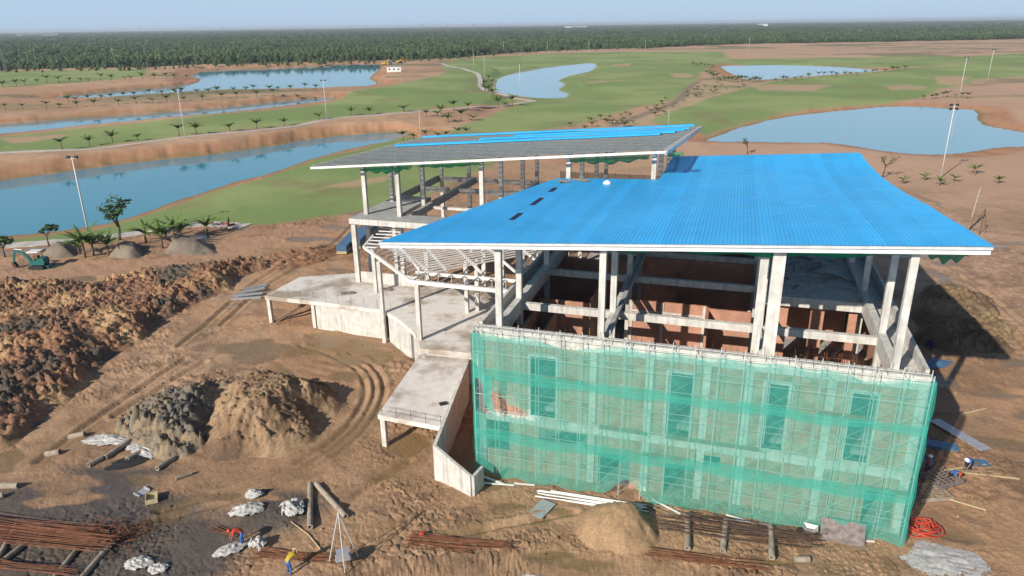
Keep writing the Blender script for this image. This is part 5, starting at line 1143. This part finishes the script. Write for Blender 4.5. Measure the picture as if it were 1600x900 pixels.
# plywood sheet leaning on the scaffold
p = onground(1316, 848); o = MB().box(-1.35, 1.35, -.02, .02, 0, 1.5).box(-1.3, -1.2, -.06, -.02, .05, 1.45).box(1.2, 1.3, -.06, -.02, .05, 1.45).box(-1.2, 1.2, -.05, -.02, .7, .8).build('plywood_panel', M['ply'], None, loc=tuple(p), rot=(-.5, 0, YAW)); tag(o, 'dark stained plywood panel leaning on the scaffold foot', 'panel')
# wheelbarrow
WB = empty('wheelbarrow', tuple(onground(1264, 836)), 2.7, 'small wheelbarrow parked by the scaffold left of the plywood panel', 'wheelbarrow')
mb = MB(); t_ = [(-.5, -.33), (.45, -.33), (.45, .33), (-.5, .33)]; b_ = [(-.25, -.18), (.2, -.18), (.2, .18), (-.25, .18)]
mb.add([(x, y, .68) for x, y in t_] + [(x, y, .36) for x, y in b_] + [(x * .94, y * .92, .68) for x, y in t_] + [(x * .94, y * .92, .39) for x, y in b_], [(0,1,5,4),(1,2,6,5),(2,3,7,6),(3,0,4,7),(4,5,6,7),(8,12,13,9),(9,13,14,10),(10,14,15,11),(11,15,12,8),(12,15,14,13),(0,8,9,1),(1,9,10,2),(2,10,11,3),(3,11,8,0)]); mb.build('tray', M['tint'], WB)
for s in (-1, 1):
    MB().tube([(.62, s * .08, .22), (.2, s * .2, .36), (-.5, s * .26, .45), (-1.0, s * .28, .62)], .022, 6).build('handle', M['rustd'], WB); MB().tube([(-.3, s * .22, .4), (-.4, s * .24, 0)], .02, 6).build('leg', M['rustd'], WB)
wh = MB(); wh.tube([(.62, -.05, .2), (.62, .05, .2)], .2, 16); wh.build('wheel', M['dark'], WB)
# coiled red hose
mb = MB(); pts_ = []; rr_ = random.Random(3)
for k in range(150): t = k / 150 * 6.283 * 7; r_ = .62 + .3 * math.sin(k * .23) + rr_.uniform(-.1, .1); pts_.append((r_ * 1.25 * math.cos(t) + .1 * math.sin(k * .13), r_ * math.sin(t), .08 + .003 * k + .1 * math.sin(k * .7)))
mb.tube(pts_, .045, 6); o = mb.build('coiled_hose', M['red'], None, True, loc=tuple(onground(1441, 830))); tag(o, 'coiled red hose lying beside the net corner', 'hose')
# formwork grids where the men work
for k, (px, py, rz_, lab) in enumerate(((1452, 772, .1, 'steel bar grid lying flat below the worker in the red vest'), (1468, 757, .35, 'pale steel bar grid stacked behind the other grid'))):
    mb = MB()
    for i in range(7): mb.beam((-1.2, -.75 + i * .25, .2), (1.2, -.75 + i * .25, .2), .05, .06)
    for i in range(6): mb.beam((-1.1 + i * .44, -.8, .27), (-1.1 + i * .44, .8, .27), .05, .06)
    mb.box(-1.25, 1.25, -.9, -.82, 0, .3); mb.box(-1.25, 1.25, .82, .9, 0, .3); o = mb.build('bar_grid', M['ply' if k else 'pile'], None, loc=tuple(onground(px, py) + Vector((0, 0, .06 + .3 * k))), rot=(0, 0, rz_)); tag(o, lab, 'bar grid')
for k, (p0, p1) in enumerate((((1500,742),(1592,750)),((1490,738),(1552,742)),((1470,738),(1540,730)),((1505,733),(1560,738)),((1500,648),(1540,640)),((1440,640),(1500,650)),((1462,775),(1540,800)))):
    a_, b_ = onground(*p0), onground(*p1); mid = (a_ + b_) / 2; o = MB().beam(a_ - mid + Vector((0, 0, .1)), b_ - mid + Vector((0, 0, .12)), .12, .06).build('loose_plank', M['wood' if k % 2 else 'cream'], None, loc=tuple(mid)); tag(o, 'loose timber plank scattered on the dirt near the workers', 'plank', 'planks near the workers')
# tripod winch in the foreground
TP = empty('tripod_hoist', tuple(onground(538, 885)), 0.3, 'steel pipe tripod with a grey winch box in the foreground mud', 'tripod')
for k in range(3): a_ = k * 2.094 + .5; MB().tube([(1.05 * math.cos(a_), .8 * math.sin(a_), 0), (0, 0, 3.9)], .035, 6).build('leg', M['pole'], TP)
mb = MB().box(-.42, .42, -.3, .3, .55, 1.0).box(-.5, .5, -.34, .34, .48, .55); mb.build('winch_box', M['tint'], TP); MB().tube([(0, 0, 3.85), (0, 0, 1.0)], .012, 4).build('cable', M['dark'], TP)
o = MB().tube([tuple(onground(455, 818) + Vector((0, 0, .06))), tuple(onground(482, 838) + Vector((0, 0, .06))), tuple(onground(505, 866) + Vector((0, 0, .06))), tuple(onground(522, 878) + Vector((0, 0, .07)))], .04, 6).build('pale_hose', M['cream'], None, True); tag(o, 'pale hose running from the bulging sack to the tripod', 'hose')
# steel box beams stacked left of the platform
for k in range(7):
    p0 = onground(360 + k * 4, 470 - k * 3.0); q0 = onground(408 + k * 1.5, 466 - k * 3.4); mid = (p0 + q0) / 2; zz_ = .18 + .25 * (k % 2)
    o = MB().beam(p0 - mid + Vector((0, 0, zz_)), q0 - mid + Vector((0, 0, zz_)), .28, .26).build('steel_beam', M['tint'], None, loc=tuple(mid)); tag(o, 'grey steel box beam in the pile left of the platform', 'steel beam', 'beams left of the platform')
# blue-grey panel stacks beyond the platform
for k, (p0, p1, w_, h_, lab) in enumerate((((534,398),(562,367),1.5,1.2,'long blue panel stack with cream ends behind the corner post'), ((556,390),(585,358),1.5,1.5,'taller blue panel stack beside the other stack'))):
    a_, b_ = onground(*p0), onground(*p1); mid = (a_ + b_) / 2; root = empty('panel_stack', tuple(mid), 0, lab, 'panel stack'); d = (b_ - a_)
    for j in range(6):
        z_ = .12 + h_ / 6 * (j + .5); MB().beam(-d / 2 + Vector((0, 0, z_)), d / 2 + Vector((0, 0, z_)), w_, h_ / 6 - .03).build('panel', M['panelb' if j > 1 else 'cream'], root)
# boards and debris on slabs
rr_ = random.Random(31)
for k in range(60):
    a_, b_ = rr_.uniform(20.0, 26.8), rr_.uniform(14.5, 27.0); L_ = rr_.uniform(.6, 2.2); o = MB().box(-L_ / 2, L_ / 2, -.06, .06, 0, .05).build('formwork_board', M['ply' if k % 2 else 'wood'], None, loc=tuple(Wd(a_, b_, L2 + .06 + .05 * (k % 3))), rot=(0, 0, rr_.uniform(0, 3.1))); tag(o, 'loose formwork board littering the shaded upper slab', 'board', 'boards on the upper slab')
for k in range(40):
    a_, b_ = rr_.uniform(19.8, 27.0), rr_.uniform(2.4, 11.0); L_ = rr_.uniform(.6, 2.0); o = MB().box(-L_ / 2, L_ / 2, -.06, .06, 0, .05).build('formwork_board', M['wood' if k % 3 else 'cream'], None, loc=tuple(Wd(a_, b_, L1 + .06 + .05 * (k % 3))), rot=(0, 0, rr_.uniform(0, 3.1))); tag(o, 'loose board littering the floor of the open right bay', 'board', 'boards in the right bay')
for (a_, b_, rz_, lab) in ((-24.2, 23.2, .5, 'dark board stack lying on the middle of the platform'), (-20.6, 25.5, .2, 'small dark board on the wet part of the platform')):
    o = MB().box(-.7, .7, -.35, .35, 0, .12).box(-.6, .8, -.3, .1, .12, .2).build('board_stack', M['ply'], None, loc=tuple(Wd(a_, b_, 3.41)), rot=(0, 0, YAW + rz_)); tag(o, lab, 'boards')
o = MB().box(-.32, .32, -.22, .22, 0, .08).box(-.3, .3, -.2, .2, .08, .12).build('dark_tray', M['dark'], None, loc=tuple(Wd(-4.3, 3.2, 2.905)), rot=(0, 0, .4)); tag(o, 'small dark tray on the pale low ramp slab', 'tray')
o = MB().tube([(0, 0, .05), (1.1, 1.6, .05)], .05, 6).build('steel_tube', M['steel'], None, loc=tuple(Wd(-9.4, 16.0, 3.41))); tag(o, 'dark steel tube lying on the pale part of the platform', 'tube')

# ================================================================== MACHINES
EX = empty('mini_excavator', gl(62, 418), R(182), 'small teal excavator with a white canopy working beside the spoil', 'excavator')
for s in (-1, 1):
    mb = MB(); pr = [(-1.0, .12), (-.85, .02), (.85, .02), (1.0, .12), (1.05, .3), (.9, .48), (-.9, .48), (-1.05, .3)]; y0_, y1_ = s * .78 - .2, s * .78 + .2; n_ = len(pr)
    mb.add([(x, y0_, z) for x, z in pr] + [(x, y1_, z) for x, z in pr], [tuple(range(n_)), tuple(range(n_, 2 * n_))[::-1]] + [(i + n_, (i + 1) % n_ + n_, (i + 1) % n_, i) for i in range(n_)]); mb.build('track', M['dark'], EX)
MB().box(-.7, .7, -.57, .57, .25, .55).build('undercarriage', M['dark'], EX)
hs = MB(); pr = [(-1.15, .6), (.85, .6), (.95, .75), (.8, 1.15), (-.2, 1.2), (-.35, 1.55), (-1.1, 1.5), (-1.25, 1.1)]; n_ = len(pr)
hs.add([(x, -.72, z) for x, z in pr] + [(x, .72, z) for x, z in pr], [tuple(range(n_)), tuple(range(n_, 2 * n_))[::-1]] + [(i + n_, (i + 1) % n_ + n_, (i + 1) % n_, i) for i in range(n_)]); hs.build('house', M['tealp'], EX)
for x_, y_ in ((-.45, -.6), (-.45, .6), (.75, -.6), (.75, .6)): MB().tube([(x_, y_, 1.15), (x_ * .97, y_ * .98, 2.42)], .04, 6).build('canopy_post', M['dark'], EX)
MB().box(-.65, .95, -.75, .75, 2.42, 2.55).build('canopy', M['whitep'], EX); MB().box(-.2, .3, -.28, .28, 1.18, 1.3).box(-.25, -.13, -.28, .28, 1.3, 1.85).build('seat', M['black'], EX)
MB().beam((.8, 0, .85), (1.9, 0, 2.35), .24, .34).beam((1.8, 0, 2.3), (3.0, 0, 2.55), .22, .28).build('boom', M['tealp'], EX)
MB().beam((2.95, 0, 2.65), (3.45, 0, .85), .2, .26).build('stick', M['tealp'], EX); MB().tube([(1.0, 0, 1.4), (2.1, 0, 2.65)], .06, 6).tube([(1.9, 0, 2.75), (2.95, 0, 2.85)], .05, 6).build('hydraulic_ram', M['steel'], EX)
bk = MB(); pr = [(3.35, .95), (3.6, .9), (3.55, .4), (3.2, .1), (2.95, .2), (3.1, .55)]; n_ = len(pr); bk.add([(x, -.3, z) for x, z in pr] + [(x, .3, z) for x, z in pr], [tuple(range(n_)), tuple(range(n_, 2 * n_))[::-1]] + [(i + n_, (i + 1) % n_ + n_, (i + 1) % n_, i) for i in range(n_)]); bk.build('bucket', M['rustd'], EX)
MB().box(-1.75, -1.6, -.85, .85, .1, .5).beam((-1.6, -.4, .35), (-.7, -.4, .4), .1, .12).beam((-1.6, .4, .35), (-.7, .4, .4), .1, .12).build('blade', M['tealp'], EX)
def motorbike(px, py, rz_, label):
    o = empty('motorbike', gl(px, py), rz_, label, 'motorbike')
    for x_ in (-.62, .62):
        w_ = MB(); pts__ = [(x_ + .27 * math.cos(t), 0, .3 + .27 * math.sin(t)) for t in np.linspace(0, 6.283, 17)]; w_.tube(pts__, .045, 6, cap=False); w_.build('wheel', M['dark'], o)
    MB().tube([(.62, 0, .3), (.42, 0, .95)], .035, 6).tube([(.42, -.3, 1.02), (.42, .3, 1.02)], .02, 6).build('fork', M['steel'], o)
    MB().beam((.4, 0, .75), (-.1, 0, .5), .26, .3).beam((-.1, 0, .5), (-.75, 0, .72), .24, .2).build('body', M['redc'], o); MB().beam((-.05, 0, .8), (-.75, 0, .84), .24, .1).build('seat', M['black'], o); return o
motorbike(352, 354, .3, 'motorbike parked at the end of the near cart path'); motorbike(363, 355, .9, 'second motorbike standing close by on the near cart path'); motorbike(330, 352, 2.4, 'motorbike parked apart beside a short palm')

# ================================================================== PEOPLE
def person(px, py, face, pose, shirt, label, hatm=None, base=None, trousers='black', vest=None):
    """standing, bending or crouching figure; one skinned body, coloured by region"""
    J = {}
    if pose == 'stand':
        J = dict(pel=(0,0,.92), sp=(0,.0,1.15), ch=(.0,0,1.34), nk=(.02,0,1.48), hd=(.03,0,1.60), ht=(.04,0,1.70), lh=(0,.1,.88), rh=(0,-.1,.88), lk=(.04,.11,.48), rk=(.02,-.12,.48), la=(-.02,.12,.08), ra=(-.04,-.13,.08), lt=(.14,.13,.04), rt=(.12,-.14,.04), ls=(0,.19,1.40), rs=(0,-.19,1.40), le=(.06,.25,1.13), re=(.16,-.24,1.15), lw=(.24,.20,.98), rw=(.38,-.14,1.08), lf=(.31,.19,.93), rf=(.46,-.12,1.06))
    elif pose == 'bend':
        J = dict(pel=(-.12,0,.88), sp=(.06,0,1.04), ch=(.25,0,1.12), nk=(.38,0,1.14), hd=(.49,0,1.13), ht=(.58,0,1.12), lh=(-.12,.1,.84), rh=(-.12,-.1,.84), lk=(.0,.14,.46), rk=(-.04,-.14,.46), la=(-.04,.15,.08), ra=(-.12,-.15,.08), lt=(.12,.16,.04), rt=(.05,-.16,.04), ls=(.32,.18,1.10), rs=(.32,-.18,1.10), le=(.40,.22,.83), re=(.44,-.2,.85), lw=(.50,.16,.60), rw=(.56,-.14,.63), lf=(.54,.15,.52), rf=(.60,-.13,.55))
    else:
        J = dict(pel=(-.12,0,.30), sp=(-.06,0,.52), ch=(.08,0,.70), nk=(.17,0,.80), hd=(.24,0,.90), ht=(.28,0,.99), lh=(-.10,.11,.28), rh=(-.10,-.11,.28), lk=(.26,.18,.50), rk=(.28,-.16,.48), la=(.04,.17,.08), ra=(.06,-.16,.08), lt=(.20,.18,.04), rt=(.22,-.17,.04), ls=(.12,.19,.74), rs=(.12,-.19,.74), le=(.32,.24,.56), re=(.34,-.22,.55), lw=(.50,.14,.42), rw=(.52,-.12,.40), lf=(.57,.12,.37), rf=(.59,-.10,.35))
    rad_ = dict(pel=.145, sp=.135, ch=.15, nk=.06, hd=.098, ht=.085, lh=.10, rh=.10, lk=.07, rk=.07, la=.048, ra=.048, lt=.042, rt=.042, ls=.075, rs=.075, le=.05, re=.05, lw=.034, rw=.034, lf=.034, rf=.034)
    names = list(J); idx = {n: i for i, n in enumerate(names)}
    ed = [('pel','sp'),('sp','ch'),('ch','nk'),('nk','hd'),('hd','ht'),('pel','lh'),('lh','lk'),('lk','la'),('la','lt'),('pel','rh'),('rh','rk'),('rk','ra'),('ra','rt'),('ch','ls'),('ls','le'),('le','lw'),('lw','lf'),('ch','rs'),('rs','re'),('re','rw'),('rw','rf')]
    me = bpy.data.meshes.new('person_rig'); me.from_pydata([J[n] for n in names], [(idx[a], idx[b]) for a, b in ed], []); tmp = bpy.data.objects.new('person_rig', me); COL.objects.link(tmp)
    sk = tmp.modifiers.new('skin', 'SKIN'); 
    for n in names: v = me.skin_vertices[0].data[idx[n]]; v.radius = (rad_[n], rad_[n]); v.use_root = (n == 'pel')
    sb = tmp.modifiers.new('sub', 'SUBSURF'); sb.levels = 1; sb.render_levels = 1
    dg = bpy.context.evaluated_depsgraph_get(); body = bpy.data.meshes.new_from_object(tmp.evaluated_get(dg)); bpy.data.objects.remove(tmp)
    body.name = 'person'; body.materials.clear()
    for m_ in (M['skin'], M[shirt], M[trousers], M['dark']): body.materials.append(m_)
    reg = {('nk','hd'): 0, ('hd','ht'): 0, ('le','lw'): 0, ('lw','lf'): 0, ('re','rw'): 0, ('rw','rf'): 0, ('la','lt'): 3, ('ra','rt'): 3}
    for e in ed[5:8] + ed[9:12]: reg[e] = 2
    for p in body.polygons:
        c = p.center; best = 9; bm_ = 1
        for e in ed:
            a_, b_ = Vector(J[e[0]]), Vector(J[e[1]]); d = b_ - a_; t = max(0, min(1, (c - a_).dot(d) / d.length_squared)); q = (c - a_ - d * t).length - .5 * (rad_[e[0]] * (1 - t) + rad_[e[1]] * t)
            if q < best: best = q; bm_ = reg.get(e, 1)
        p.material_index = bm_; p.use_smooth = True
    loc = Vector(base) if base is not None else onground(px, py)
    root = link('person', body, None, tuple(loc), (0, 0, face)); tag(root, label, 'person')
    hd = Vector(J['hd']); up = (Vector(J['ht']) - hd).normalized(); q = up.to_track_quat('Z', 'Y')
    hm = MB(); rings = [(.125, .0), (.128, .04), (.115, .09), (.08, .13), (.02, .15)]
    vs = [hd + q @ Vector((r_ * math.cos(t), r_ * math.sin(t), h_ + .035)) for r_, h_ in rings for t in np.linspace(0, 6.283, 13)[:-1]]; hm.add(vs, [(i * 12 + j, i * 12 + (j + 1) % 12, (i + 1) * 12 + (j + 1) % 12, (i + 1) * 12 + j) for i in range(4) for j in range(12)])
    if hatm:
        br = [(.125, .0), (.19, -.015), (.19, -.005)]; vs = [hd + q @ Vector((r_ * math.cos(t), r_ * math.sin(t), h_ + .035)) for r_, h_ in br for t in np.linspace(0, 6.283, 13)[:-1]]; hm.add(vs, [(i * 12 + j, i * 12 + (j + 1) % 12, (i + 1) * 12 + (j + 1) % 12, (i + 1) * 12 + j) for i in range(2) for j in range(12)])
    hm.build('helmet' if hatm else 'hair', M[hatm or 'hair'], root, True)
    fwd = q @ Vector((1, 0, 0)) if pose != 'bend' else Vector((0.1, 0, -1)); fm_ = MB(); c = hd + fwd * .10; fm_.tube([c + up * .03, c + fwd * .03 - up * .015], [.008, .016], 5); fm_.build('nose', M['skin'], root)
    for s in ('l', 'r'):
        w_, f_ = Vector(J[s + 'w']), Vector(J[s + 'f']); d = (f_ - w_).normalized(); sd_ = d.cross(Vector((0, 0, 1))).normalized(); hb = MB()
        for i in range(4): b0 = f_ + sd_ * (i - 1.5) * .02; hb.tube([b0, b0 + d * (.05 + .012 * (1 - abs(i - 1.5))), b0 + d * .075 - Vector((0, 0, .03))], [.01, .009, .007], 5)
        hb.tube([w_ + d * .03 + sd_ * .035, w_ + d * .07 + sd_ * .062, w_ + d * .1 + sd_ * .055], [.012, .01, .008], 5); hb.build('fingers', M['skin'], root)
    if vest:
        vb = MB(); a_, b_ = Vector(J['sp']), Vector(J['ch']); vb.tube([a_ - (b_ - a_) * .5, a_, b_, b_ + (b_ - a_) * .35], [.15, .152, .168, .12], 12, cap=False); vb.build('vest', M[vest], root, True)
    return root
person(1447, 745, R(200), 'stand', 'bluec', 'worker in a red vest and white helmet standing at the bar grids', 'whitep', vest='redc', trousers='navyc')
person(1484, 756, R(-60), 'bend', 'bluec', 'bending worker in a blue shirt with an orange helmet', 'red')
person(1511, 738, R(215), 'bend', 'bluec', 'worker in a blue shirt and white helmet stooping over planks', 'whitep', trousers='navyc')
person(378, 852, R(200), 'bend', 'redc', 'stooping worker in a red shirt and blue trousers by dirty sheets', 'red', trousers='bluec').scale = (1.12, 1.12, 1.12)
person(454, 897, R(60), 'bend', 'yellowc', 'stooping worker in a yellow shirt among the foreground rebar', 'hat', trousers='bluec').scale = (1.12, 1.12, 1.12)
person(358, 353, R(0), 'stand', 'black', 'person in dark clothes beside the parked motorbikes', None, trousers='navyc')
person(260, 372, R(90), 'stand', 'navyc', 'person in navy clothes standing between the short palms on the path', None, trousers='black')

# ================================================================== FAR THINGS
HT = empty('white_cabin', gl(616, 112, NZ), .1, 'small white cabin on the orange spit of the far lake', 'cabin')
MB().box(-5, 5, -2.5, 2.5, -.3, 3.4).build('wall', M['whitep'], HT); MB().add([(-5.3, -2.8, 3.4), (5.3, -2.8, 3.4), (5.3, 2.8, 3.4), (-5.3, 2.8, 3.4), (-5.3, 0, 3.9), (5.3, 0, 3.9)], [(0, 1, 5, 4), (2, 3, 4, 5), (0, 4, 3), (1, 2, 5), (3, 2, 1, 0)]).build('roof', M['tint'], HT)
for x_ in (-3.2, 0, 3.2): MB().box(x_ - .6, x_ + .6, -2.56, -2.5, 1.2, 2.3).build('window', M['glass'], HT)
for k, (px, py, c_, lab) in enumerate(((600, 100, 'yel', 'yellow excavator parked left behind the white cabin'), (625, 99, 'yel', 'yellow excavator parked right behind the white cabin'), (610, 101, 'tealp', 'dark machine parked between two yellow excavators'))):
    o = empty('parked_digger', gl(px, py, NZ), k * .9, lab, 'excavator'); MB().box(-2, 2, -1.4, -.8, 0, .9).build('track', M['dark'], o); MB().box(-2, 2, .8, 1.4, 0, .9).build('track', M['dark'], o)
    MB().box(-2.2, 1.3, -1.3, 1.3, 1.0, 2.2).box(-.2, 1.2, -1.2, -.1, 2.2, 3.2).build('house', M[c_], o); MB().beam((1.2, .4, 2.0), (4.0, .4, 4.8), .4, .6).beam((4.0, .4, 4.8), (6.2, .4, 2.0), .35, .5).build('boom', M[c_], o); MB().box(5.8, 6.8, -.1, .9, .9, 2.0).build('bucket', M['rustd'], o)
for k, (px, py, w_, lab) in enumerate(((58, 51, 200, 'low white far factory roofs on the left horizon'), (900, 42, 150, 'pale far factory hall beyond the forest'), (1192, 35, 60, 'tiny white far building on the right horizon'))):
    p = G(px, 53 if k == 0 else py + 4, 0); d_ = 5200.0; v_ = np.array([p[0], p[1]]); v_ = v_ / np.linalg.norm(v_) * d_
    o = MB().box(-w_ * .5, w_ * .5, -40, 40, 0, 15).box(-w_ * .5 - 3, w_ * .5 + 3, -43, 43, 15, 17).build('factory_hall', M['whitep'], None, loc=(v_[0], v_[1], 0), rot=(0, 0, -math.atan2(v_[0], v_[1]))); tag(o, lab, 'building')
for k, (px, py) in enumerate(((220, 50), (350, 51), (455, 50), (622, 48), (660, 48), (700, 48), (740, 46), (780, 46))):
    p = G(px, py + 8); v_ = np.array([p[0], p[1]]); v_ = v_ / np.linalg.norm(v_) * 3000; mb = MB()
    for s in (-1, 1): mb.tube([(s * 4, 0, 0), (0, 0, 42)], .35, 4)
    mb.beam((-8, 0, 36), (8, 0, 36), .5, .6); mb.beam((-6, 0, 30), (6, 0, 30), .5, .6); o = mb.build('power_pylon', M['steel'], None, loc=(v_[0], v_[1], 0)); tag(o, 'faint steel power pylon rising from the distant forest', 'pylon', 'pylons in the distant forest')

# ---- loose clods and stones on the churned ground: too many to count
n = 9000; r_ = np.sqrt(rng.uniform(33**2, 112**2, n)); a_ = rng.uniform(-.68, .68, n); X = r_ * np.sin(a_); Y = r_ * np.cos(a_)
loc = np.stack([(X - ORG[0]) * UX[0] + (Y - ORG[1]) * UX[1], (X - ORG[0]) * VX[0] + (Y - ORG[1]) * VX[1]], 1)
inb = ((loc[:,0] > -1) & (loc[:,0] < 30.5) & (loc[:,1] > -0.6) & (loc[:,1] < 42)) | ((loc[:,0] > -34) & (loc[:,0] < 0) & (loc[:,1] > 18) & (loc[:,1] < 55)) | ((loc[:,0] > -14) & (loc[:,0] < 0) & (loc[:,1] > -1) & (loc[:,1] < 20))
gsd = np.min([poly_sd(g_, X, Y, 10)[0] for g_ in GRASS + LAKES[:1]], axis=0)
keep_ = (~inb) & (gsd > 1.5) & (rng.random(n) < 0.15 + sstep(0.42, 0.62, fbm(X, Y, 9, 3, 41))); X, Y = X[keep_], Y[keep_]; n = len(X)
Z, ccol, _w = terrain(X, Y); sz = 0.035 + 0.13 * rng.random(n)**3
base_ = np.array([(1,0,0),(-.5,.85,0),(-.5,-.85,0),(.3,.2,.9),(-.4,-.1,.7)]); jit = rng.uniform(.6, 1.4, (n, 5, 3)); V = base_[None] * jit * sz[:, None, None]; th_ = rng.uniform(0, 6.28, n); c_, s_ = np.cos(th_)[:, None], np.sin(th_)[:, None]
V = np.stack([V[..., 0] * c_ - V[..., 1] * s_ + X[:, None], V[..., 0] * s_ + V[..., 1] * c_ + Y[:, None], V[..., 2] + Z[:, None] - 0.01], -1)
F = (np.array([(0,1,3),(1,4,3),(1,2,4),(2,3,4),(2,0,3)])[None] + 5 * np.arange(n)[:, None, None]).reshape(-1, 3)
o = link('loose_clods', np_mesh('loose_clods', V.reshape(-1, 3), F, heapmat, False, dict(col=np.repeat(ccol * rng.uniform(.7, 1.25, (n, 1)), 5, 0)))); tag(o, 'loose clods and stones strewn over the churned mud', 'clods', kind='stuff')

# ================================================================== HAZE (the air over the plain)
hm = bpy.data.materials.new('haze_air'); hm.use_nodes = True; nt = hm.node_tree; nt.nodes.remove(nt.nodes['Principled BSDF'])
vol = nt.nodes.new('ShaderNodeVolumePrincipled'); vol.inputs['Color'].default_value = (0.80, 0.88, 1.0, 1); vol.inputs['Density'].default_value = 0.0001; vol.inputs['Anisotropy'].default_value = 0.1
nt.links.new(vol.outputs[0], nt.nodes['Material Output'].inputs['Volume'])
hz = MB().box(-36500, 36500, -300, 36600, -6, 46).build('haze', hm); tag(hz, 'pale blue haze lying over the plain', 'haze', kind='stuff')
